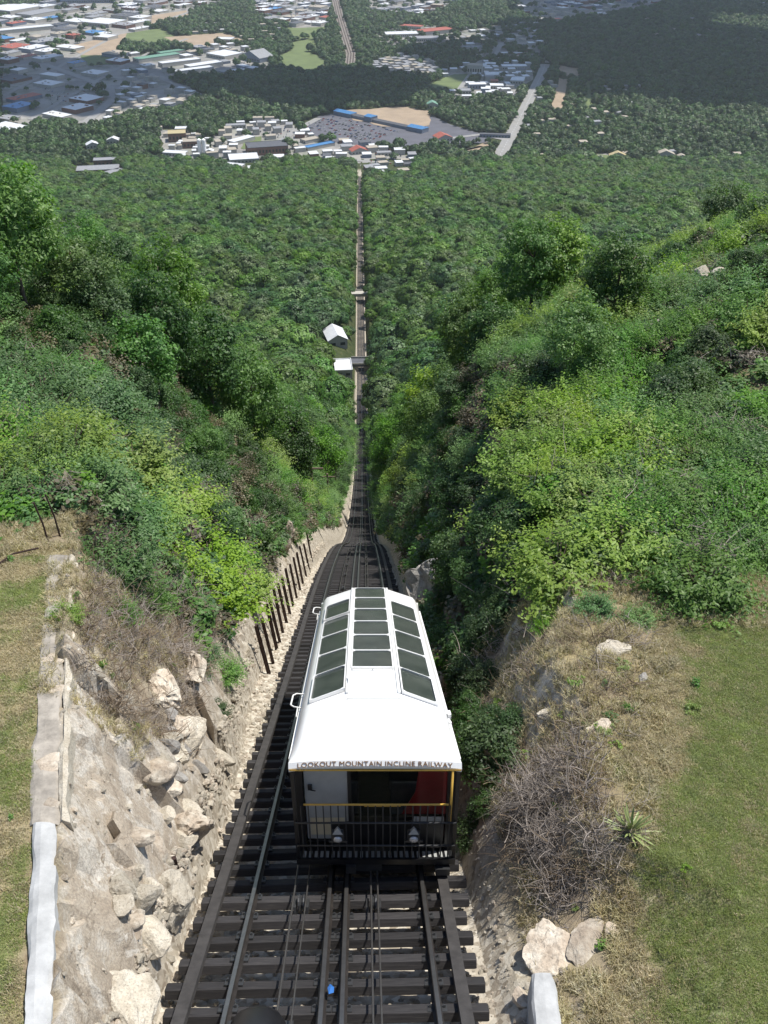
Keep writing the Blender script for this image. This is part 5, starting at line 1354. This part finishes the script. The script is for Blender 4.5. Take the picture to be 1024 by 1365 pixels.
B('house', 'tan roofed house in the trees at the far right', 976, 222, 18, 12, 5, 'roof_dark', rot=-10, gable=True)
B('house', 'lone white roofed house near the right skyline of the forest', 972, 280, 9, 8, 4, 'roof_white', rot=20, gable=True)
B('house', 'sandy roofed house hidden in the woods left of the incline foot', 402, 248, 24, 12, 5, 'roof_tan', rot=-5, gable=True)
B('lower_station', 'pale roofed lower station building at the foot of the incline', 478, 238, 10, 22, 5, 'roof_tan', rot=-2, gable=True)
B('shop', 'white roofed building beside the car lot right of the lower station', 508, 228, 18, 14, 5, 'roof_white', rot=10)
B('shop', 'dark roofed building at the right end of the car lot by the station', 548, 222, 22, 14, 5, 'roof_dark', rot=10)
B('shop', 'grey roofed shop at the crossing below the car park', 512, 207, 22, 12, 5, 'roof_grey', rot=8)
B('train_shed', 'dark long building with blue ends beside the foot of the main road', 660, 183, 50, 10, 5, 'roof_dark', 'wall_blue', rot=-8)
B('shop', 'white canopy building in front of the orange red roofed restaurant', 578, 193, 20, 10, 5, 'roof_white', rot=-10)
fills = []
def fill(poly, cell, smin, smax, roofs, wts, rot, dens, group, label, name='warehouse', hmin=5, hmax=9):
    pts = [gp(*p) for p in poly]; x0 = min(p[0] for p in pts); x1 = max(p[0] for p in pts); y0 = min(p[1] for p in pts); y1 = max(p[1] for p in pts)
    cx, cy = (x0+x1)/2, (y0+y1)/2; R = max(x1-x0, y1-y0)*.75; c, s = math.cos(rot), math.sin(rot); n = int(R/cell)+1; cnt = 0
    for i in range(-n, n+1):
        for j in range(-n, n+1):
            jj = .15 if cell > 30 and name == 'warehouse' else .36; u = i*cell+random.uniform(-jj, jj)*cell; v = j*cell*1.1+random.uniform(-jj, jj)*cell; x = cx+u*c-v*s; y = cy+u*s+v*c
            px, py, _ = project(x, y, 0)
            if not inpoly(px, py, poly) or px < -20 or px > 1044 or py < -12 or random.random() > dens: continue
            if any(inpoly(px, py, f[0]) for f in FIELDS): continue
            w = random.uniform(smin, smax); l = random.uniform(smin, smax)
            if any((x-a)**2+(y-b)**2 < (r*.9+max(w, l)*.55)**2 for a, b, r in blist): continue
            if near_road(x, y, max(w, l)*.45): continue
            rf = random.choices(roofs, wts)[0]; blist.append((x, y, max(w, l)*.5)); cnt += 1
            fills.append((name, label.format(RN[rf]), x, y, w, l, random.uniform(hmin, hmax), M[rf], M[random.choice(['wall_pale', 'wall_pale', 'wall_brick', 'wall_blue'])], rot+random.uniform(-jj, jj)*.5+(math.pi/2 if random.random() < .5 else 0), group.format(RN[rf])))
    return cnt
RN = {'roof_white': 'white', 'roof_grey': 'grey', 'roof_dark': 'dark', 'roof_tan': 'tan', 'roof_red': 'red', 'roof_blue': 'blue', 'roof_green': 'green'}
def near_road(x, y, m):
    for P_, w in roads:
        for a, b in zip(P_[:-1], P_[1:]):
            d = b-a; t = max(0, min(1, ((x-a.x)*d.x+(y-a.y)*d.y)/d.length_squared)); q = a+d*t
            if (q.x-x)**2+(q.y-y)**2 < (w/2+m)**2: return True
    return False
RF = ['roof_white', 'roof_grey', 'roof_dark', 'roof_tan', 'roof_red', 'roof_blue']
fill(I1, 52, 22, 62, RF, [7, 5, 3, 3, .4, .6], R1, .95, '{} roofed warehouses of the left industrial district', 'plain {} roofed warehouse in the left industrial district')
fill(I2, 34, 14, 28, RF, [5, 5, 2, 2, 0, .3], math.radians(-50), .5, '{} roofed sheds around the factory group', 'small {} roofed shed around the white strip roofed factory group')
fill(I3, 22, 9, 18, RF, [5, 5, 3, 3, .5, .3], math.radians(-30), .75, '{} roofed yards sheds above the left wood', 'small {} roofed yard building above the left wood')
fill(I4, 40, 18, 44, RF, [6, 4, 2, 2, .3, .5], R1, .85, '{} roofed buildings in the top middle block', 'plain {} roofed building in the block at the top left of the railway')
fill(I5, 42, 16, 34, RF, [6, 4, 2, 2, .3, .5], R1, .7, '{} roofed buildings at the top middle', 'plain {} roofed building at the top middle edge of the view')
fill(C1b, 19, 10, 16, ['roof_grey', 'roof_tan', 'roof_dark'], [5, 2, 1], .35, .85, '{} roofed apartment houses', '{} roofed apartment house in the tight group above the dark wood', 'apartment_house', 6, 8)
fill(C2, 22, 9, 18, RF, [5, 4, 2, 2, .2, .6], .0, .85, '{} roofed houses around the white cluster', 'small {} roofed building around the white building cluster by the main road')
fill(C3, 14, 6, 12, RF, [5, 3, 2, 2, .3, .6], .1, .5, '{} roofed outbuildings of the mill', 'small {} roofed outbuilding around the ochre roofed mill')
fill(C4, 19, 8, 18, RF, [5, 4, 2, 3, .5, .5], .2, .8, '{} roofed shops below the car park', 'small {} roofed shop between the dark factory and the lower station')
fill(RY, 40, 12, 34, RF, [4, 5, 3, 4, .6, .3], .4, .7, '{} roofed sheds by the top right yard', 'plain {} roofed shed in the yard at the top right')
fill([(600, 40), (720, 30), (725, 80), (640, 80), (610, 62)], 34, 10, 20, RF, [4, 4, 2, 3, .3, .3], .3, .75, '{} roofed houses in the upper woods', '{} roofed house among trees in the upper middle', 'house', 4, 6)
fill([(715, 110), (850, 110), (860, 160), (760, 175), (700, 180)], 30, 9, 14, RF, [1.5, 4, 3, 5, .3, .3], .2, .4, '{} roofed houses east of the main road', '{} roofed house among trees right of the main road', 'house', 4, 6)
fill([(780, 10), (1024, 0), (1024, 80), (860, 60)], 48, 10, 18, RF, [3, 3, 2, 3, .2, .1], .5, .22, '{} roofed houses in the top right woods', '{} roofed house among the shaded woods at the top right', 'house', 4, 6)
fill([(690, 170), (1010, 190), (1010, 270), (780, 262), (720, 220)], 34, 9, 13, RF, [1, 4, 4, 5, .3, .2], .2, .13, '{} roofed houses at the lower right', '{} roofed house scattered in the woods at the lower right', 'house', 4, 6)
fill([(335, 20), (400, 38), (370, 62), (260, 60), (240, 30)], 34, 9, 14, RF, [3, 4, 2, 3, .3, .2], .2, .3, '{} roofed houses between the fields', '{} roofed house among trees between the two playing fields', 'house', 4, 6)
fills.sort(key=lambda q: -q[4]*q[5]/(q[3]+400))
for q in fills[:280]: flat_building(*q)
rb_ = MB(); 
for q in fills[280:]:
    m3 = Matrix.Rotation(q[9], 3, 'Z'); rb_.box((q[2], q[3], q[6]/2-.3), (q[4], q[5], q[6]+.6), m3, 0); rb_.box((q[2], q[3], q[6]+.12), (q[4]+.5, q[5]+.5, .25), m3, 1 if 'white' in q[1] else (2 if 'grey' in q[1] else 3))
print('fill buildings', len(fills))
if rb_.v: rb_.build('small_far_sheds', [M['wall_pale'], M['roof_white'], M['roof_grey'], M['roof_tan']], kind='stuff')
# cars on the lots
def cars():
    cm = []
    for nm, c in (('white', (.6, .6, .6)), ('silver', (.35, .36, .38)), ('dark', (.03, .03, .04)), ('red', (.3, .03, .03)), ('blue', (.04, .09, .25))):
        mt = simple('car_'+nm, c, .3, .2, var=.05); b = MB(); b.box((0, 0, .65), (1.8, 4.5, .7), bev=.15); b.box((0, -.2, 1.2), (1.55, 2.3, .5), m=1, bev=.15)
        for sx in (-.85, .85):
            for sy in (-1.4, 1.4): b.box((sx, sy, .32), (.2, .62, .62), m=2)
        cm.append((nm, b.mesh('parked_car', [mt, M['glass'], M['black']])))
    A = Vector((*gp(449, 152), 0)); Z_ = Vector((*gp(567, 177), 0)); d = (Z_-A).normalized(); s = Vector((d.y, -d.x, 0)); ang = math.atan2(d.y, d.x); k = 0
    for row in range(7):
        for i in range(44):
            if k >= 150 or random.random() < .5 - .04*row: continue
            p = A + d*(8+i*3.6) + s*(22+row*15+(random.random() < .5)*5.2); px, py, _ = project(p.x, p.y, 0)
            if not inpoly(px, py, PK): continue
            nm, me = random.choice(cm); o = link('parked_car', me, loc=(p.x, p.y, .46), rot=(0, 0, ang)); k += 1
            tag(o, f'{nm} car parked on the big lot in front of the blue ended arcade', 'car', f'{nm} cars parked on the big lot')
    for poly, n, place in (([(488, 214), (530, 208), (548, 226), (500, 256), (486, 240)], 42, 'lot beside the lower station'), ([(338, 166), (392, 172), (380, 184), (345, 180)], 26, 'lot left of the arcade'), ([(60, 118), (130, 110), (140, 140), (70, 150)], 46, 'yard in the shaded industrial district'), ([(500, 196), (560, 200), (556, 212), (500, 208)], 18, 'strip below the big lot')):
        c = 0
        for _ in range(900):
            if c >= n: break
            px = random.uniform(min(p[0] for p in poly), max(p[0] for p in poly)); py = random.uniform(min(p[1] for p in poly), max(p[1] for p in poly))
            if not inpoly(px, py, poly): continue
            x, y = gp(px, py); x = round(x/3.2)*3.2; y = round(y/7)*7
            if any((x-a)**2+(y-b)**2 < (r+2)**2 for a, b, r in blist) or (x, y) in placed: continue
            placed.add((x, y)); nm, me = random.choice(cm); o = link('parked_car', me, loc=(x, y, .97)); c += 1
            tag(o, f'{nm} car parked on the {place}', 'car', f'{nm} cars on the {place}')
placed = set()
cars()

# ---- far canopy
FT = []
for k in range(5):
    r = np.random.default_rng(700+k)
    FT.append(foliage_mesh('forest', M[('canopy_b', 'canopy', 'canopy', 'canopy_y', 'canopy_y')[k]], 700+k, (6.0, 6.0, 4.6), 5.6, 70, 66, .78, 1.55, lo=-.1, flat=.35, aspect=.85, fill=.84, dome=1.3))
FT2 = [foliage_mesh('valley_trees', M['canopy_town'], 720+k, (5.4, 5.4, 4.6), 4.6, 34, 20, 1.7, 1.8, lo=-.1, flat=.25, aspect=.9, fill=.8, dome=1.5) for k in range(3)]
def jgrid(y0, y1, sp, xf):
    X = []; Y = []; y = y0
    while y < y1:
        xs = np.arange(-xf(y), xf(y), sp); X.append(xs+rng.uniform(-.45, .45, len(xs))*sp); Y.append(y+rng.uniform(-.45, .45, len(xs))*sp); y += sp*.9
    return np.concatenate(X), np.concatenate(Y)
X, Y = jgrid(320, 1500, 9.2, lambda y: .46*y+30)
off = X-xt(Y); clear = 5.0 + .6*sstep(450, 900, Y)
k = (np.abs(off) > clear) & (np.hypot((X+25.5)/12, (Y-454)/27) > 1) & (np.hypot((X+19.5)/10, (Y-406)/24) > 1)
px, py, zc = project(X, Y, 0)
Z = ground(X, Y)[0]; k &= in_frame(X, Y, Z, 40, 60)
pxv, pyv, _ = project(X, Y, Z)
urb = np.zeros(X.shape, bool)
for p in (C4, C5, C3): urb |= inpoly(pxv, pyv, p) & (Y > 1380)
k &= ~urb
big = fbm(X/70, Y/70, 201)
X, Y, Z, big = X[k], Y[k], Z[k], big[k]; n = len(X); s = rng.uniform(.7, 1.25, n)*(.65+.8*big); s = np.where(np.abs(X-xt(Y)) < 9, .6, s)
sp = fbm(X/45, Y/45, 207) + rng.normal(size=n)*.09
scatter('forest', np.stack([X, Y, Z-.5], 1), rz(n, .05), np.stack([s, s, s*rng.uniform(.85, 1.3, n)], 1), np.clip(((sp-.28)/.44*5), 0, 4.99).astype(int), FT)
print('forest', n)
X, Y = jgrid(1490, 4300, 9.5, lambda y: .45*y+60)
px, py, zc = project(X, Y, 0); k = (px > -40) & (px < 1064) & (py > -60)
dn = fbm(X/120, Y/120, 203); keep = np.full(X.shape, .93)
for p in URB: keep = np.where(inpoly(px, py, p), .07, keep)
for p in (C2, C1b, C1, R2_): keep = np.where(inpoly(px, py, p), .30, keep)
for p in (C3, C4): keep = np.where(inpoly(px, py, p), .14, keep)
keep = np.where(inpoly(px, py, PK), .0, keep)
keep = np.where(inpoly(px, py, [(350, 20), (400, 38), (360, 62), (170, 62), (240, 30), (270, 22)]), .85, keep)
keep = np.where(inpoly(px, py, [(600, 40), (850, 20), (860, 160), (700, 180), (600, 130)]), np.minimum(keep, .72), keep)
for p, t in FIELDS: keep = np.where(inpoly(px, py, p), 0, keep)
k &= rng.random(len(X)) < keep
near = np.zeros(X.shape, bool)
for P_, w in roads:
    for a, b in zip(P_[:-1], P_[1:]):
        d = b-a; t = np.clip(((X-a.x)*d.x+(Y-a.y)*d.y)/d.length_squared, 0, 1); near |= (a.x+d.x*t-X)**2+(a.y+d.y*t-Y)**2 < (w/2+3.6)**2
for a, b, r in blist: near |= (((X-a)/(r*.9+4))**2+((Y-b+9)/(r*.9+14))**2 < 1)
k &= ~near
X, Y, dn = X[k], Y[k], dn[k]; n = len(X); s = rng.uniform(.6, 1.35, n)*(.55+1.0*fbm(X/55, Y/75, 209))
scatter('valley_woods', np.stack([X, Y, np.full(n, -.2)], 1), rz(n, .05), np.stack([s, s, s*rng.uniform(.8, 1.3, n)], 1), rng.integers(0, 3, n), FT2)
print('valley', n)

# ================================================================ CLOUDS (above the view; they throw the valley's patches of shade)
cm_ = NT('cloud'); cm_.base((.86, .86, .87), 1.0, spec=0); M['cloud'] = cm_.mat
def cloud(label, cx, cy, rx, ry, seed, alt=1500, n=26, rot=0):
    import bmesh
    r = random.Random(seed); t = thing('cloud', label, 'cloud', (cx + SUNV.x/SUNV.z*alt, cy + SUNV.y/SUNV.z*alt, alt)); bm = bmesh.new()
    for k in range(n):
        a = r.uniform(0, 6.28); q = math.sqrt(r.random()); rr = r.uniform(.28, .48)*min(rx, ry)
        x = math.cos(a)*q*(rx-rr*.6); y = math.sin(a)*q*(ry-rr*.6)
        c, s = math.cos(rot), math.sin(rot); x, y = x*c-y*s, x*s+y*c
        bmesh.ops.create_icosphere(bm, subdivisions=3, radius=rr, matrix=Matrix.Translation((x, y, rr*.25)) @ Matrix.Diagonal((1, 1, .6, 1)))
    co = np.array([v.co for v in bm.verts])
    d = fbm(co[:, 0]/45+seed, co[:, 1]/45+co[:, 2]/30, seed, 4)-.5
    for v, k in zip(bm.verts, d):
        v.co.z += k*60; v.co.x += k*130; v.co.y -= k*130
        if v.co.z < -15: v.co.z = -15 + (v.co.z+15)*.15
    me = bpy.data.meshes.new('cloud_puffs'); bm.to_mesh(me); bm.free(); me.materials.append(M['cloud']); me.polygons.foreach_set('use_smooth', [True]*len(me.polygons))
    o = link('cloud_puffs', me, t); o['kind'] = 'stuff'
x, y = gp(850, 72); cloud('largest fair weather cloud high above the wooded plain on the right', x, y, 430, 420, 1, n=60)
x, y = gp(1010, 115); cloud('cloud high above the woods at the far right of the valley', x, y, 230, 230, 5, n=30)
x, y = gp(400, 117); cloud('long cloud high above the dark wood in the middle of the valley', x, y, 265, 170, 2, n=60)
x, y = gp(60, 112); cloud('cloud high above the left industrial district', x, y, 260, 250, 3, n=34)
x, y = gp(900, 10); cloud('distant cloud high above the top right yard', x, y, 500, 260, 4, n=34)

# ================================================================ HAZE
hz = NT('haze_air'); hz.t.nodes.remove(hz.bsdf)
pv = hz.n('ShaderNodeVolumePrincipled'); pv.inputs['Color'].default_value = (.80, .86, .95, 1); pv.inputs['Density'].default_value = HAZE; pv.inputs['Anisotropy'].default_value = .3
hz.l(pv.outputs[0], hz.out.inputs['Volume'])
b = MB(); b.box((0, 12900, (CAMZ+12-1)/2), (33000, 26600, CAMZ+12+1)); o = b.build('haze', hz.mat, kind='stuff')

# ================================================================ LABELS: tell look-alikes apart by their order from the left
def relabel():
    by = {}
    for o in SC.objects:
        if o.parent is None and 'label' in o.keys(): by.setdefault(o['label'], []).append(o)
    nw = 'zero one two three four five six seven eight nine ten eleven twelve'.split(); ow = 'first second third fourth fifth sixth seventh eighth ninth tenth eleventh twelfth'.split()
    W = {2: ['left one of two', 'right one of two']}
    for n in range(3, 13): W[n] = [f'leftmost of {nw[n]}'] + [f'{ow[k]} from left of {nw[n]}' for k in range(1, n-1)] + [f'rightmost of {nw[n]}']
    for l, os_ in by.items():
        n = len(os_)
        if 2 <= n <= 12 and len((l+' '+W[n][1 if n > 2 else 0]).split()) <= 16:
            os_.sort(key=lambda o: float(project(o.location.x, o.location.y, o.location.z)[0]))
            for o, w in zip(os_, W[n]): o['label'] = l + ', ' + w
relabel()
